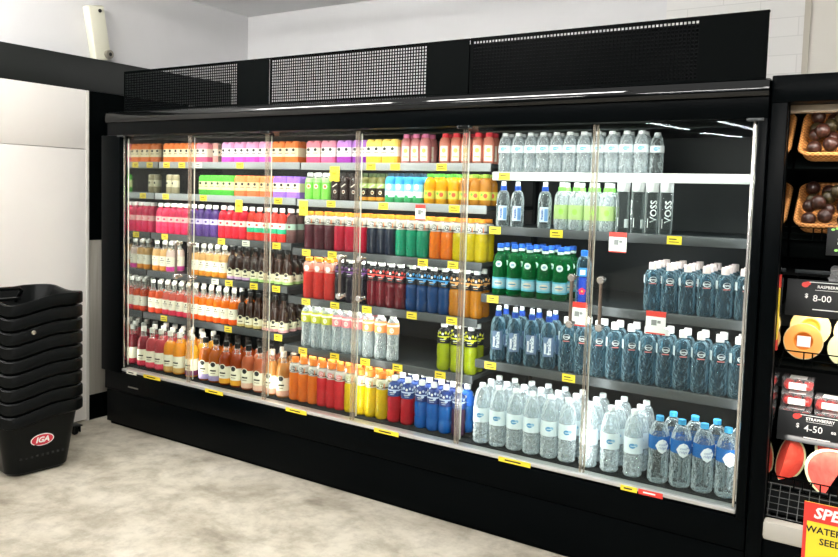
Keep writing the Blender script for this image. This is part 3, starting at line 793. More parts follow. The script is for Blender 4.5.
row('B', 0, .345, 1.753, [
    pk(1.262, 1, 'pk_p', PNK, 'coral pink can pack'), pk(1.375, 1, 'pk_p2', ('#f29ab0', '#f6ecea', '#e86a9a'), 'rose pink can pack'), pk(1.488, 1, 'pk_l', LIL, 'lilac and white can pack'), pk(1.598, 1, 'pk_l2', ('#b878d8', '#f3e8ee', '#8f2fa8'), 'violet can pack')])
row('B', 0, .325, 1.753, [
    pk(1.712, 2, 'pk_y', YLW, 'yellow and white can pack'),
    (1.925, 2.105, 3, 'sm_p', lambda: smoothie('#e89a98', '#d87aa0'), 'smoothie_bottle', B_, 'pink capped smoothie bottle', 2, .064),
    (2.165, 2.485, 5, 'sm_r', lambda: smoothie('#e8927c', '#e2404a'), 'smoothie_bottle', B_, 'red capped smoothie bottle', 2, .064)])
row('B', 1, .29, 1.54, [
    (1.28, 1.466, 3, 'gt', green_tea, 'tea_bottle', B_, 'lime green drink bottle', 2, .062),
    (1.47, 1.666, 3, 'cf', coffee, 'coffee_bottle', B_, 'dark brown iced coffee bottle', 2, .062),
    (1.68, 1.849, 3, 'dg', dark_green, 'coffee_bottle', B_, 'olive and amber drink bottle', 2, .062),
    (1.852, 2.093, 4, 'cw', coconut, 'coconut_water_bottle', B_, 'sky blue coconut water bottle', 2, .062),
    (2.096, 2.312, 3, 'fj', lambda: fruit_juice('#f4b414'), 'juice_bottle', B_, 'yellow juice bottle', 2, .066),
    (2.314, 2.488, 3, 'fa', lambda: fruit_juice('#c8852c', '#8aa83b'), 'juice_bottle', B_, 'amber apple juice bottle', 2, .066)])
def rg(key, liq, **k): return key, (lambda: ridge(liq, **k))
row('B', 2, .262, 1.258, [
    (1.305, 1.52, 3, *rg('rg_d', '#5a1626'), 'sports_drink_bottle', B_, 'blackberry sports drink', 2, .072),
    (1.522, 1.745, 3, *rg('rg_r', '#c81a3c'), 'sports_drink_bottle', B_, 'red sports drink', 2, .072),
    (1.757, 1.942, 3, *rg('rg_n', '#1a2436'), 'sports_drink_bottle', B_, 'navy sports drink', 2, .072),
    (1.945, 2.148, 3, *rg('rg_g', '#0a9a72'), 'sports_drink_bottle', B_, 'green sports drink', 2, .072),
    (2.156, 2.296, 2, *rg('rg_o', '#e87c10'), 'sports_drink_bottle', B_, 'orange sports drink', 2, .072),
    (2.298, 2.49, 3, *rg('rg_y', '#d2bc04'), 'sports_drink_bottle', B_, 'yellow sports drink', 2, .072)])
row('B', 3, .232, .978, [
    (1.33, 1.555, 3, 'rg_c', lambda: ridge('#d8342c', H=.232, lab='#d89888', ink='#d8342c', gcol='#f4f0ea'), 'sports_drink_bottle', B_, 'coral red sports drink, orange cap', 2, .072),
    (1.56, 1.78, 3, 'pw_k', lambda: power('#1c1622', '#7a4a8a'), 'sports_drink_bottle', B_, 'near black sports drink, white cap', 2, .072),
    (1.787, 2.035, 4, 'pw_r', lambda: power('#6a1420', '#d8504a'), 'sports_drink_bottle', B_, 'maroon sports drink, white cap', 2, .072, ),
    (2.04, 2.305, 4, 'pw_b', lambda: power('#063f78', '#4a9ad8'), 'sports_drink_bottle', B_, 'deep blue sports drink', 2, .072),
    (2.308, 2.49, 3, 'pw_o', lambda: power('#bd760a', '#e8a860'), 'sports_drink_bottle', B_, 'amber sports drink, white cap', 2, .072)])
row('B', 4, .202, .70, [
    (1.345, 1.57, 3, 'fv_y', lambda: flavoured('#c8c83c'), 'flavoured_water_bottle', B_, 'clear drink with lime sleeve', 3, .072),
    (1.572, 1.775, 3, 'fv_p', lambda: flavoured('#e88a90'), 'flavoured_water_bottle', B_, 'clear drink with pink sleeve', 3, .072),
    (1.778, 2.02, 3, 'fv_o', lambda: flavoured('#f0a060'), 'flavoured_water_bottle', B_, 'clear drink with orange sleeve', 1, .072),
    (2.255, 2.49, 3, 'pw_y', lambda: power('#a8b414', '#d8d83c'), 'sports_drink_bottle', B_, 'lime yellow sports drink', 2, .072)])
OC = '#f08a3c'
row('B', 5, .122, .406, [
    (1.335, 1.54, 3, 'rb_o', lambda: ridge('#f08020', cap=OC, H=.242, capz=.027), 'sports_drink_bottle', B_, 'orange sports drink', 3, .074),
    (1.545, 1.728, 3, 'rb_r', lambda: ridge('#e03038', cap=OC, H=.242, capz=.027, gcol='#d8283c'), 'sports_drink_bottle', B_, 'red sports drink, orange cap', 3, .074),
    (1.732, 2.008, 4, 'rb_y', lambda: ridge('#e2c414', cap=OC, H=.242, capz=.027, gcol='#8a8a2a', lab='#c8c4aa'), 'sports_drink_bottle', B_, 'yellow sports drink, orange cap', 3, .074),
    (2.012, 2.178, 2, 'pb_r', lambda: power('#c81428', '#c8d4ea', lab='#27407c', H=.24, R=.036), 'sports_drink_bottle', B_, 'red sports drink, blue label', 3, .076),
    (2.184, 2.4, 3, 'pb_b', lambda: power('#0e68c0', '#c8d4ea', lab='#22397a', H=.24, R=.0355), 'sports_drink_bottle', B_, 'bright blue sports drink', 3, .076),
    (2.402, 2.474, 1, 'pb_d', lambda: power('#4a2c4a', '#c8d4ea', lab='#27407c', H=.24, R=.035), 'sports_drink_bottle', B_, 'dark plum sports drink', 1, .076)])
row('B', 5, .2, .406, [(2.405, 2.477, 1, 'pb_b2', lambda: power('#1470c8', '#2c6ad0', lab='#2a66c8', H=.24, R=.035), 'sports_drink_bottle', B_, 'bright blue drink behind dark plum one', 1, .076)])

row('C', 0, .325, 1.708, [
    (2.51, 3.255, 11, 'wt_s', lambda: water(.196, .0325, WATERW, lab='#eaf2f6', lz=(.5, .68), logo='#5fb0cc', ribs=6), 'water_bottle', B_, 'small white capped water', 2, .068),
    (3.26, 3.325, 1, 'wt_g', lambda: water(.185, .0305, WATER, cap='#c9cdd0', lab='#d5dade', ribs=6), 'water_bottle', B_, 'greyish water bottle ending its row', 1, .068)])
row('C', 1, .285, 1.443, [
    (2.525, 2.677, 2, 'wt_b', blue_cap_pull, 'water_bottle', B_, 'blue collared water bottle', 1, .07),
    (2.747, 2.82, 1, 'wt_b', None, 'water_bottle', B_, 'lone blue collared water bottle', 1, .07),
    (2.83, 3.125, 4, 'wt_n', green_cap_water, 'water_bottle', B_, 'lime capped water bottle', 2, .072),
    (3.13, 3.195, 1, 'vs_p', lambda: voss(True), 'glass_water_bottle', B_, 'straight glass bottle, lettering turned away', 1, .07),
    (3.2, 3.26, 1, 'vs_q', lambda: voss(True), 'glass_water_bottle', B_, 'straight glass bottle, pale back label', 1, .07),
    (3.262, 3.32, 1, 'vs', voss, 'glass_water_bottle', B_, 'straight bottle, white vertical lettering', 1, .07),
    (3.325, 3.385, 1, 'vs', None, 'glass_water_bottle', B_, 'straight lettered bottle, last before gap', 1, .07)])
row('C', 2, .245, 1.108, [
    (2.535, 2.93, 5, 'gg', green_glass, 'glass_water_bottle', B_, 'blue capped green glass bottle', 3, .078),
    (2.965, 3.045, 1, 'fb', flower_bottle, 'water_bottle', B_, 'blue water bottle with pink flower', 1, .078),
    (3.282, 3.735, 6, 'pp', pump_water, 'water_bottle', B_, 'pale pink capped water', 4, .076)])
row('C', 3, .205, .79, [
    (2.555, 2.905, 4, 'mf', franklin, 'water_bottle', B_, 'blue collared tall water bottle', 2, .082),
    (2.915, 3.735, 11, 'pp2', lambda: pump_water(.252, .0365, '#f2ecea'), 'water_bottle', B_, 'white capped bluish water', 2, .08)])
row('C', 4, .108, .406, [
    (2.53, 3.055, 6, 'wl', lambda: water(.286, .0405, WATERW, lab='#e6eff4', lz=(.36, .6), capr=.0155, caph=.018), 'water_bottle', B_, 'large white capped water', 3, .09),
    (3.06, 3.36, 3, 'wl', None, 'water_bottle', B_, 'large water before blue capped ones', 3, .09),
    (3.375, 3.735, 4, 'dw', diamond_water, 'water_bottle', B_, 'sky blue capped water', 2, .095, .03)])

# ------------------------------------------------------------------ tickets in the rails and hanging sale cards
def ticket_mesh(w, h, m):
    mb = MB().box(-w/2, w/2, -.0012, 0, -h/2, h/2, m, 0)
    return mb.mesh('price_ticket')
TK = {'A1': [.08, .23, .39, .76], 'A2': [.11, .47, 1.11], 'A3': [.14, .67, .88, 1.13], 'A4': [.65, .77, .98, 1.16], 'A5': [.21, .8, 1.21],
      'B1': [1.76, 1.92, 2.21], 'B2': [1.51, 1.87, 2.31], 'B3': [1.36, 1.55, 2.15, 2.33], 'B4': [1.39, 1.6, 1.82, 2.11, 2.35], 'B5': [1.4, 1.63, 1.84, 2.05, 2.31],
      'C1': [2.57], 'C2': [2.55, 2.87, 3.41], 'C3': [2.57], 'C4': [2.59, 2.99]}
WH = {('A1', 2), ('A3', 2), ('A4', 0)}
ty, tw = ticket_mesh(.062, .036, YEL), ticket_mesh(.062, .034, CREAMT)
bars = MB().qbox(-.022, .01, -.0019, -.0012, .002, .007, INK).qbox(-.022, .02, -.0019, -.0012, -.009, -.006, INK).mesh('printed_price')
for k, xs in TK.items():
    z, y = SH[k[0]][int(k[1])-1]
    for i, x in enumerate(xs):
        wht = (k, i) in WH
        where = f'{SHN[int(k[1])-1]} shelf edge, {SECN[k[0]]} section'
        lab = ('cream price ticket on ' + where) if wht else (f'yellow price ticket, {ORD[i]} from left, on {where}' if len(xs) > 1 else 'yellow price ticket on ' + where)
        t_ = thing('price_ticket', lab, 'price ticket', (x, y-.0105, z-.001), 0, 'shelf price tickets')
        obj('card', tw if wht else ty, t_); obj('printed_price', bars, t_)
SL = [(.30, .16, YEL, 'yellow price strip on sill below golden large brews'), (.86, .15, YEL, 'yellow price strip on sill below amber based brews'), (1.5, .15, YEL, 'yellow price strip on sill below orange sports drinks'),
      (2.1, .15, YEL, 'yellow price strip on sill below red blue-labelled drinks'), (2.81, .16, YEL, 'yellow price strip on sill below large white capped water'), (3.335, .07, YEL, 'short yellow price strip on sill beside red strip'), (3.425, .1, REDP, 'red price strip on sill below sky blue caps'), (.1, .1, CREAMT, 'cream price strip at left end of sill')]
for x, w, m, lab in SL:
    t_ = thing('price_strip', lab, 'price ticket', (x, -.0125, .388), 0, 'sill price strips')
    obj('card', MB().box(-w/2, w/2, -.0015, 0, -.011, .011, m, 0), t_); obj('printed_price', MB().qbox(-w*.3, w*.2, -.0022, -.0015, -.003, .003, WHITEP if m is REDP else INK), t_)
def card(x, y, z, w, h, red, lab, lean=.0):
    t_ = thing('sale_card', lab, 'price card', (x, y, z), lean, 'hanging sale cards')
    obj('card', MB().box(-w/2, w/2, -.0015, 0, -h/2, h/2, WHITEP if red else YEL, .0006), t_)
    if red:
        obj('red_border', MB().qbox(-w/2, w/2, -.0022, -.0015, h*.26, h/2, REDP).qbox(-w/2, w/2, -.0022, -.0015, -h/2, -h*.44, REDP), t_)
        obj('printed_price', MB().qbox(-w*.22, w*.05, -.0022, -.0015, -.012, .012, P('#8a8a88')).qbox(w*.08, w*.25, -.0022, -.0015, -.002, .01, P('#8a8a88')), t_)
    else:
        obj('printed_price', MB().qbox(-w*.25, w*.2, -.0022, -.0015, -.006, .008, P('#d8a020')), t_)
card(.79, .236, 1.485, .06, .075, False, 'yellow card hanging above the red soda bottles')
card(1.31, .236, 1.49, .065, .085, False, 'yellow card hanging above the blackberry sports drinks')
card(1.51, .266, 1.69, .07, .085, False, 'yellow card hanging above the coffee bottles')
card(2.11, .236, 1.495, .062, .08, True, 'red bordered card hanging above the green sports drinks')
card(3.165, .226, 1.40, .08, .09, True, 'red bordered card hanging under the straight glass bottles')
card(3.01, .186, 1.065, .085, .11, True, 'red bordered card below the pink flower bottle')
card(3.36, .186, 1.065, .085, .10, True, 'red bordered card below the pale pink capped waters')

# ------------------------------------------------------------------ cream wall unit above the beam
wu = thing('wall_unit', 'cream plastic wall unit leaning out above the dark beam', 'wall unit', (-.4, .09, 2.425))
CRM = mat('cream_plastic', '#d9d8c6', .4)
M = Matrix.Translation((.02, 0, 0)) @ Matrix.Rotation(math.radians(12), 4, 'X') @ Matrix.Rotation(math.radians(3), 4, 'Y')
obj('casing', MB().box(-.02, .05, -.06, .06, .0, .35, CRM, .012, M), wu)
obj('sensor', MB().lathe([(0, 0, STEEL), (.03, 0, STEEL), (.03, .02, STEEL), (.012, .026, INK), (0, .026, INK)], 16, M @ Matrix.Translation((.05, .035, .035)) @ Matrix.Rotation(PI/2, 4, 'Y')), wu)
obj('status_light', MB().lathe([(0, 0, INK), (.012, 0, INK), (.012, .005, INK), (0, .006, INK)], 12, M @ Matrix.Translation((.05, .02, .315)) @ Matrix.Rotation(PI/2, 4, 'Y')), wu)

# ------------------------------------------------------------------ the stack of shopping baskets
BK = mat('basket_plastic', '#060808', .36, 0, .14)
def rr(hx, hy, r, n=8):
    pts = []
    for cx, cy, a0 in ((hx-r, hy-r, 0), (-hx+r, hy-r, PI/2), (-hx+r, -hy+r, PI), (hx-r, -hy+r, 1.5*PI)):
        for i in range(n+1):
            a = a0 + PI/2*i/n; pts.append((cx + r*math.cos(a), cy + r*math.sin(a)))
    # densify straight runs
    out = []
    for i, p in enumerate(pts):
        q = pts[(i+1) % len(pts)]; d = math.hypot(q[0]-p[0], q[1]-p[1]); k = max(1, int(d/.03))
        for j in range(k): out.append((p[0] + (q[0]-p[0])*j/k, p[1] + (q[1]-p[1])*j/k))
    return out
def loft(mb, rings, m, close_bottom=False):
    n = len(rings[0]); o = len(mb.v)
    for r in rings: mb.v += [tuple(p) for p in r]
    k = mb.m(m)
    for j in range(len(rings)-1):
        for i in range(n):
            mb.f.append((o+j*n+i, o+j*n+(i+1) % n, o+(j+1)*n+(i+1) % n, o+(j+1)*n+i)); mb.mi.append(k)
    if close_bottom: mb.f.append(tuple(o+i for i in range(n))[::-1]); mb.mi.append(k)
base = rr(.195, .165, .075)
ang = [math.atan2(y/.165, x/.195) for x, y in base]
def wav(x, y, hx, hy):
    # every rim sweeps from low on one side of a face to high on the other
    def sw(t_): t_ = min(1, max(0, t_*.5 + .5)); return t_*t_*(3-2*t_)
    k = abs(x)/hx; m_ = max(0, min(1, (k-.75)/.2))
    side = -.030 + .042*sw((y/hy + .15)*1.9)
    end = .012 - .016*math.cos(x/hx*1.5)**2
    return side*m_ + end*(1-m_) if y < hy*.8 else end*(1-m_) + .012*m_
def scale_ring(hx, hy, z, wavy=0., src=base):
    return [(x*hx/.195, y*hy/.165, z + wavy*wav(x*hx/.195, y*hy/.165, hx, hy)) for x, y in src]
def basket_body():
    mb = MB()
    H = .375
    loft(mb, [scale_ring(.18, .15, .004), scale_ring(.195, .165, .02), scale_ring(.222, .212, H-.072, .8), scale_ring(.239, .236, H-.067, .9), scale_ring(.245, .243, H-.06, 1), scale_ring(.245, .243, H-.008, 1), scale_ring(.24, .238, H, 1),
              scale_ring(.23, .226, H-.002, 1), scale_ring(.216, .199, H-.05, .7), scale_ring(.189, .159, .026), scale_ring(.17, .14, .012)], BK, True)
    o = len(mb.v) - len(base); mb.f.append(tuple(o+i for i in range(len(base)))); mb.mi.append(mb.m(BK))
    return mb.mesh('basket_body')
bbm = basket_body()
slots, slots2 = MB(), MB()
for i in range(9):
    y = -.115 + i*.028; slots.box(.2005, .2035, y, y+.014, .095, .11, mat('slot_shadow', '#050606', .8), .001)
for i in range(6):
    y = -.08 + i*.03; slots2.box(.2115, .2145, y, y+.018, .275, .282, MATS['slot_shadow'], .001)
slm2 = slots2.mesh('vent_slots')
slm = slots.mesh('vent_slots')
loop = MB(); loop.tube([(-.08, -.155, .32), (.0, -.155, .385), (.0, -.14, .402), (.0, -.035, .402), (.0, -.02, .385), (-.08, -.02, .32)], .011, BK, 8)
loop.box(-.012, .012, -.15, -.025, .335, .352, BK, .004)
lpm = loop.mesh('carry_handle')
BX, BY, BR = .115, -.718, math.radians(-8.6)
NB = 9
for k in range(NB):
    pos = 'bottom' if k == 0 else ('topmost' if k == NB-1 else ORD[k] + ' from bottom')
    lab = {0: 'black shopping basket at bottom of stack, red oval badge', NB-1: 'topmost black shopping basket with carry handle raised'}.get(k, f'black nested shopping basket, {pos} of the stack')
    jx = random.uniform(-.003, .003)
    bt = thing('shopping_basket', lab, 'basket', (BX+jx, BY+random.uniform(-.003, .003), k*.0755), BR, 'nested black shopping baskets')
    obj('basket_body', bbm, bt)
    if k == 0:
        obj('vent_slots', slm, bt); obj('vent_slots', slm2, bt)
        bg = MB()
        n_ = Matrix.Translation((.2115, .0, .19)) @ Matrix.Rotation(math.radians(7.5), 4, 'Y') @ Matrix.Rotation(PI/2, 4, 'Z')
        for (rx, rz, m, d) in ((.062, .034, WHITEP, .0), (.057, .0295, mat('badge_red', '#c8283c', .4), .001)):
            vs, fs = solid_flat(*ellipse(rx, rz, 28), .003); bg.add([(x, y-d-.001, z) for x, y, z in vs], fs, m, n_)
        vs, fs = text_verts('IGA', .043, .0016, .2); vs, fs = solid_flat(vs, fs, .001)
        bg.add([(x, y-.0035, z) for x, y, z in vs], fs, WHITEP, n_)
        b_ = obj('badge', bg, bt); b_['label'] = 'red oval badge with white IGA lettering'
    if k == NB-1: obj('carry_handle', lpm, bt)
    if k == NB-3: obj('rivet', MB().lathe([(0, 0, STEEL), (.012, 0, STEEL), (.012, .004, STEEL), (.006, .007, STEEL), (0, .007, STEEL)], 12, Matrix.Translation((.243, -.055, .34)) @ Matrix.Rotation(PI/2, 4, 'Y')), bt)
ct = thing('caster_wheel', 'small black caster wheel on floor behind basket stack', 'wheel', (-.13, -.26, 0))
obj('tyre', MB().lathe([(0, -.012, BK), (.022, -.012, BK), (.026, -.007, BK), (.026, .007, BK), (.022, .012, BK), (0, .012, BK)], 16, Matrix.Translation((0, 0, .026)) @ Matrix.Rotation(PI/2, 4, 'X')), ct)
obj('fork', MB().box(-.012, .035, -.02, -.014, .02, .062, BK, .002).box(-.012, .035, .014, .02, .02, .062, BK, .002).box(-.03, .04, -.03, .03, .058, .066, BK, .002), ct)

# ------------------------------------------------------------------ the produce case at the right edge
PC = thing('produce_fridge', 'open black produce fridge at the right edge', 'fridge', (0, 0, 0))
PX0, PX1 = 3.795, 5.2
obj('side_frame', MB().box(PX0, 3.852, -.015, .02, 0, 2.06, BLACKG, .004).box(PX0, 3.846, .02, .85, 0, 2.06, BLACK, 0), PC)
obj('canopy', MB().box(PX0, PX1, -.02, .85, 1.965, 2.065, BLACKG, .004), PC)
obj('lamp_cover', MB().box(3.85, PX1, .08, .12, 1.938, 1.965, mat('lamp_cover', '#b8aa96', .35), .003), PC)
obj('back_panel', MB().qbox(3.846, PX1, .8, .85, .3, 1.97, BLACKM), PC)
obj('mirror_side', MB().qbox(3.846, 3.853, .06, .8, .4, 1.94, MIRROR), PC)
obj('base', MB().box(PX0, PX1, .0, .85, .0, .31, BLACKG, .004), PC)
obj('bumper', MB().box(3.853, PX1, -.028, .03, .318, .392, mat('bumper_cream', '#aaa69c', .45), .012), PC)
gr = MB()
GRW = mat('dull_wire', '#4a4c4b', .5, .3)
for i in range(40): gr.tube([(3.86 + i*.034, .03, .395), (3.86 + i*.034, .10, .50)], .0016, GRW, 5)
for i in range(6): gr.tube([(3.855, .03 + i*.014, .395 + i*.021), (PX1, .03 + i*.014, .395 + i*.021)], .0016, GRW, 5)
gr.qbox(3.853, PX1, .105, .11, .38, .5, BLACKM)
obj('air_grille', gr, PC)
def pshelf(y, z, tilt, depth=.45):
    c, s = math.cos(tilt), math.sin(tilt)
    M = Matrix.Translation((0, y, z)) @ Matrix.Rotation(tilt, 4, 'X')
    o = obj('shelf', MB().box(3.856, PX1, 0, depth, -.012, 0, BLACK, .002, M), PC)
    return o, M
def guard(par, y, z, h=.05, rows=3, step=.12):
    mb = MB()
    for i in range(rows): mb.tube([(3.86, y, z + h*i/(rows-1)), (PX1, y, z + h*i/(rows-1))], .0028, BLACK, 5)
    for i in range(int((PX1-3.9)/step)): mb.tube([(3.94 + i*step, y, z), (3.94 + i*step, y, z+h)], .0028, BLACK, 5); mb.tube([(3.97 + i*step, y, z), (3.97 + i*step, y, z+h)], .0028, BLACK, 5)
    obj('wire_guard', mb, par)
s1, M1 = pshelf(.25, 1.735, math.radians(42), .36)
s2, M2 = pshelf(.24, 1.455, math.radians(38), .36); guard(s2, .235, 1.452, .05, 3)
obj('front_board', MB().box(3.856, PX1, .26, .268, 1.38, 1.45, BLACK, .002), s2)
s3, M3 = pshelf(.26, 1.20, math.radians(10), .42)
for i in range(3):
    obj('slat', MB().box(3.87, PX1, .27 + i*.05, .275 + i*.05, 1.21 + i*.05, 1.225 + i*.05, mat('slat_grey', '#3b4042', .4), .001), s3)
s4, M4 = pshelf(.17, .955, math.radians(12)); guard(s4, .165, .958, .06, 3)
s5, M5 = pshelf(.17, .71, math.radians(8), .45)
s6, M6 = pshelf(.10, .492, math.radians(14)); guard(s6, .095, .488, .045, 2, .06)

# woven trays of dark fruit
wk = bpy.data.materials.new('woven_cane'); wk.use_nodes = True
t = wk.node_tree; b = t.nodes['Principled BSDF']; b.inputs['Roughness'].default_value = .6
br = t.nodes.new('ShaderNodeTexChecker'); tc = t.nodes.new('ShaderNodeTexCoord')
br.inputs['Scale'].default_value = 110; br.inputs['Color1'].default_value = lin('#d79a58'); br.inputs['Color2'].default_value = lin('#a5642c')
t.links.new(tc.outputs['Object'], br.inputs['Vector']); t.links.new(br.outputs[0], b.inputs['Base Color'])
def tray(label, M, tw_, td, h):
    tr_ = thing('woven_tray', label, 'basket', (0, 0, 0), 0, 'woven cane trays'); tr_.matrix_world = M
    src = rr(tw_/2, td/2, .04)
    def sc(k, z): return [(x*k + tw_/2, y*k + td/2, z) for x, y in src]
    mb = MB(); loft(mb, [sc(.9, .004), sc(.93, .012), sc(1, h), sc(.975, h+.004), sc(.95, h-.002), sc(.9, .02), sc(.87, .014)], wk, True)
    o = len(mb.v) - len(src); mb.f.append(tuple(o+i for i in range(len(src)))); mb.mi.append(mb.m(wk))
    obj('tray_body', mb, tr_)
    obj('rim', MB().tube([(x, y, h+.002) for x, y, _ in sc(1, 0)], .0075, wk, 6, True), tr_)
    return tr_
AVO = noise_mat('dark_fruit_skin', [(.3, '#1d100c'), (.55, '#3a2018'), (.75, '#5a352a')], 55, 5, .3, (1, 1, 1), .35)
AVO2 = noise_mat('olive_fruit_skin', [(.3, '#241f12'), (.55, '#3c331c'), (.75, '#5c5030')], 55, 5, .32, (1, 1, 1), .35)
def fruit_mesh(m, r=.033):
    return MB().lathe([(r*math.sin(PI*i/10)*(1 - .06*math.cos(PI*i/10)), -r*1.08*math.cos(PI*i/10), m) for i in range(11)], 16).mesh('round_fruit')
fm = [fruit_mesh(AVO, .0275), fruit_mesh(AVO2, .0265), fruit_mesh(AVO, .0255)]
LAY = ['front', 'second', 'third', 'back']
for nm, M, td in (('upper', M1, .27), ('lower', M2, .27)):
    M = M @ Matrix.Translation((3.872, .02, .004))
    tray(nm + ' woven cane tray heaped with dark round fruit', M, .34, td, .05)
    for j in range(4):
        for i in range(5):
            x = .046 + i*.061 + random.uniform(-.005, .005); y = .04 + j*.06; z = .05 + (.018 if (i+j) % 2 else .0)
            o = bpy.data.objects.new('round_fruit', fm[(i*3+j*2) % 3]); COL.objects.link(o)
            o.matrix_world = M @ Matrix.Translation((x, y, z)) @ Matrix.Rotation(random.uniform(-.6, .6), 4, 'X')
            tag(o, f'dark round fruit, {ORD[i]} from left, {LAY[j]} row of the {nm} tray', 'fruit', f'dark fruit in the {nm} tray')
    for i in range(4):
        o = bpy.data.objects.new('round_fruit', fm[i % 2]); COL.objects.link(o)
        o.matrix_world = M @ Matrix.Translation((.076 + i*.062, .09 + .07*(i % 2), .097))
        tag(o, f'dark round fruit, {ORD[i]} from left on top of the {nm} heap', 'fruit', f'dark fruit in the {nm} tray')

# chalk price boards
CHALK = P('#e9e9e4'); BOARD = mat('chalk_board', '#121415', .5, 0, .3)
def board(x, y, z, w, h, price, head, lab, ly=0.):
    t_ = thing('price_board', lab, 'sign', (x, y, z)); t_.rotation_euler.x = math.radians(-12)
    obj('board', MB().box(0, w, 0, .006, 0, h, BOARD, .001), t_)
    g = MB()
    vs, fs = text_verts('$', .022, .0006); g.add(shift([(a, -.001, c) for a, _, c in vs], w*.30, h*.56), fs, CHALK)
    vs, fs = text_verts(price, .036, .0002); g.add(shift([(a, -.001, c) for a, _, c in vs], w*.53, h*.5), fs, CHALK)
    vs, fs = text_verts('ea', .02, .0004); g.add(shift([(a, -.001, c) for a, _, c in vs], w*.82, h*.5), fs, CHALK)
    obj('price_lettering', g, t_)
    g = MB()
    vs, fs = text_verts(head, .016, .0003); g.add(shift([(a, -.001, c) for a, _, c in vs], w*.62, h*.82), fs, CHALK)
    obj('heading', g, t_)
    for r_ in ((.33, .95, .93, .95), (.4, .78, .19, .215), (.42, .8, .725, .735)): obj('rule_line', MB().qbox(w*r_[0], w*r_[1], -.0014, -.0006, h*r_[2], h*r_[3], CHALK), t_)
    g = MB(); vs, fs = ellipse(.013, .011, 12, w*.27, h*.86); g.add([(a, -.001, c) for a, _, c in vs], fs, REDP)
    vs, fs = ellipse(.010, .008, 12, w*.31, h*.9); g.add([(a, -.0012, c) for a, _, c in vs], fs, REDP)
    obj('red_emblem', g, t_)
board(3.86, .2, 1.155, .24, .145, '8-00', 'RASPBERRY', 'black chalk board reading 8-00 above cut melons')
board(3.862, .15, .665, .24, .115, '4-50', 'STRAWBERRY', 'black chalk board reading 4-50 above watermelon wedges')
t_ = thing('price_board', 'small black board with green marks beside upper fruit tray', 'sign', (3.99, .2, 1.40)); t_.rotation_euler.x = math.radians(-8)
obj('board', MB().box(0, .16, 0, .006, 0, .12, BOARD, .001), t_)
g = MB(); vs, fs = text_verts('$7', .045, .0008); g.add(shift([(a, -.001, c) for a, _, c in vs], .06, .055), fs, CHALK); obj('price_lettering', g, t_)
g = MB()
for i, (cx, cz) in enumerate(((.02, .1), (.035, .105), (.05, .1), (.035, .02), (.055, .018))):
    vs, fs = ellipse(.007, .005, 10, cx, cz); g.add([(a, -.001, c) for a, _, c in vs], fs, P('#8fd06a'))
obj('green_emblem', g, t_)
# crumpled clear bag
bm = bmesh.new(); bmesh.ops.create_icosphere(bm, subdivisions=4, radius=1)
for v in bm.verts:
    d = v.co.normalized(); k = 1 + .12*math.sin(9*d.x+3*d.z) + .1*math.sin(13*d.y+7*d.x) + random.uniform(-.05, .05); v.co = Vector((d.x*.09*k, d.y*.06*k, max(-.045, d.z*.06*k)))
me = bpy.data.meshes.new('clear_bag'); bm.to_mesh(me); bm.free(); me.materials.append(clear('bag_film', '#f0f0f0', '#e6e6e6', .4, .9, .2))
o = obj('clear_bag', me); o.location = (4.085, .36, 1.298); tag(o, 'crumpled clear plastic bag on the slatted shelf', 'bag')

# yellow and red strip on the mirror side
t_ = thing('yellow_red_strip', 'narrow yellow strip with red ends on produce fridge side', 'sign', (3.853, .05, 1.035))
obj('card', MB().box(0, .003, -.014, .014, 0, .29, YEL, 0), t_)
obj('red_ends', MB().box(-.0005, .0045, -.0145, .0145, .0, .04, REDP, 0).box(-.0005, .0045, -.0145, .0145, .24, .29, REDP, 0), t_)

# cut melons
def half_melon(rind, flesh, seed, R):
    mb = MB(); F = noise_mat('flesh_' + flesh.strip('#'), [(.3, flesh), (.7, flesh)], 8, 3, .35)
    RM = noise_mat('rind_' + rind.strip('#') + flesh.strip('#'), [(.35, rind), (.65, '#cdbf9a')], 40, 4, .6)
    rindp = [(R*math.sin(PI/2*i/8), R*(1-math.cos(PI/2*i/8)), RM) for i in range(9)]
    rd = MB().lathe(rindp + [(R*.955, R, RM), (R*.95, R*.99, RM)], 28)
    fl = MB().lathe([(R*.955, R*.998, F), (R*.52, R*1.0, F), (R*.47, R*.95, P(seed)), (R*.34, R*.78, P(seed)), (0, R*.72, P(seed))], 28)
    return rd.mesh('rind'), fl.mesh('flesh')
def melon(key, loc, rx, rz, args, lab, sticker=False):
    t_ = thing('cut_melon', lab, 'melon', loc); t_.rotation_euler = (rx, 0, rz)
    a, b2 = proto(key, lambda: half_melon(*args))
    obj('rind', a, t_); obj('flesh', b2, t_)
    if sticker:
        R = args[3]
        obj('sticker', MB().box(-.022, .026, -.022, .02, R*1.0, R*1.003, WHITEP, 0), t_)
T1 = math.radians(66)
for key, x, y, z, args, lab, st in (
    ('ml_o', 3.93, .262, 1.04, ('#c9a66a', '#f0a045', '#d87a28', .072), 'front orange-fleshed half melon with white sticker', True),
    ('ml_y', 3.945, .35, 1.085, ('#d8b84a', '#f8dc86', '#e8b040', .075), 'yellow half melon standing behind the orange one', False),
    ('ml_w', 4.085, .262, 1.025, ('#c8cf9a', '#e6e3ac', '#d8cf8a', .07), 'pale green half melon beside the orange one', True),
    ('ml_p', 4.10, .35, 1.08, ('#d8c88a', '#f4ecc4', '#e0cf8a', .072), 'pale cream half melon behind the green one', False)):
    # cut face turned to the shopper (-y), leaning back
    R = args[3]
    melon(key, (x, y + R*math.sin(T1)*0 + .03, z), math.radians(80), 0, args, lab, st)

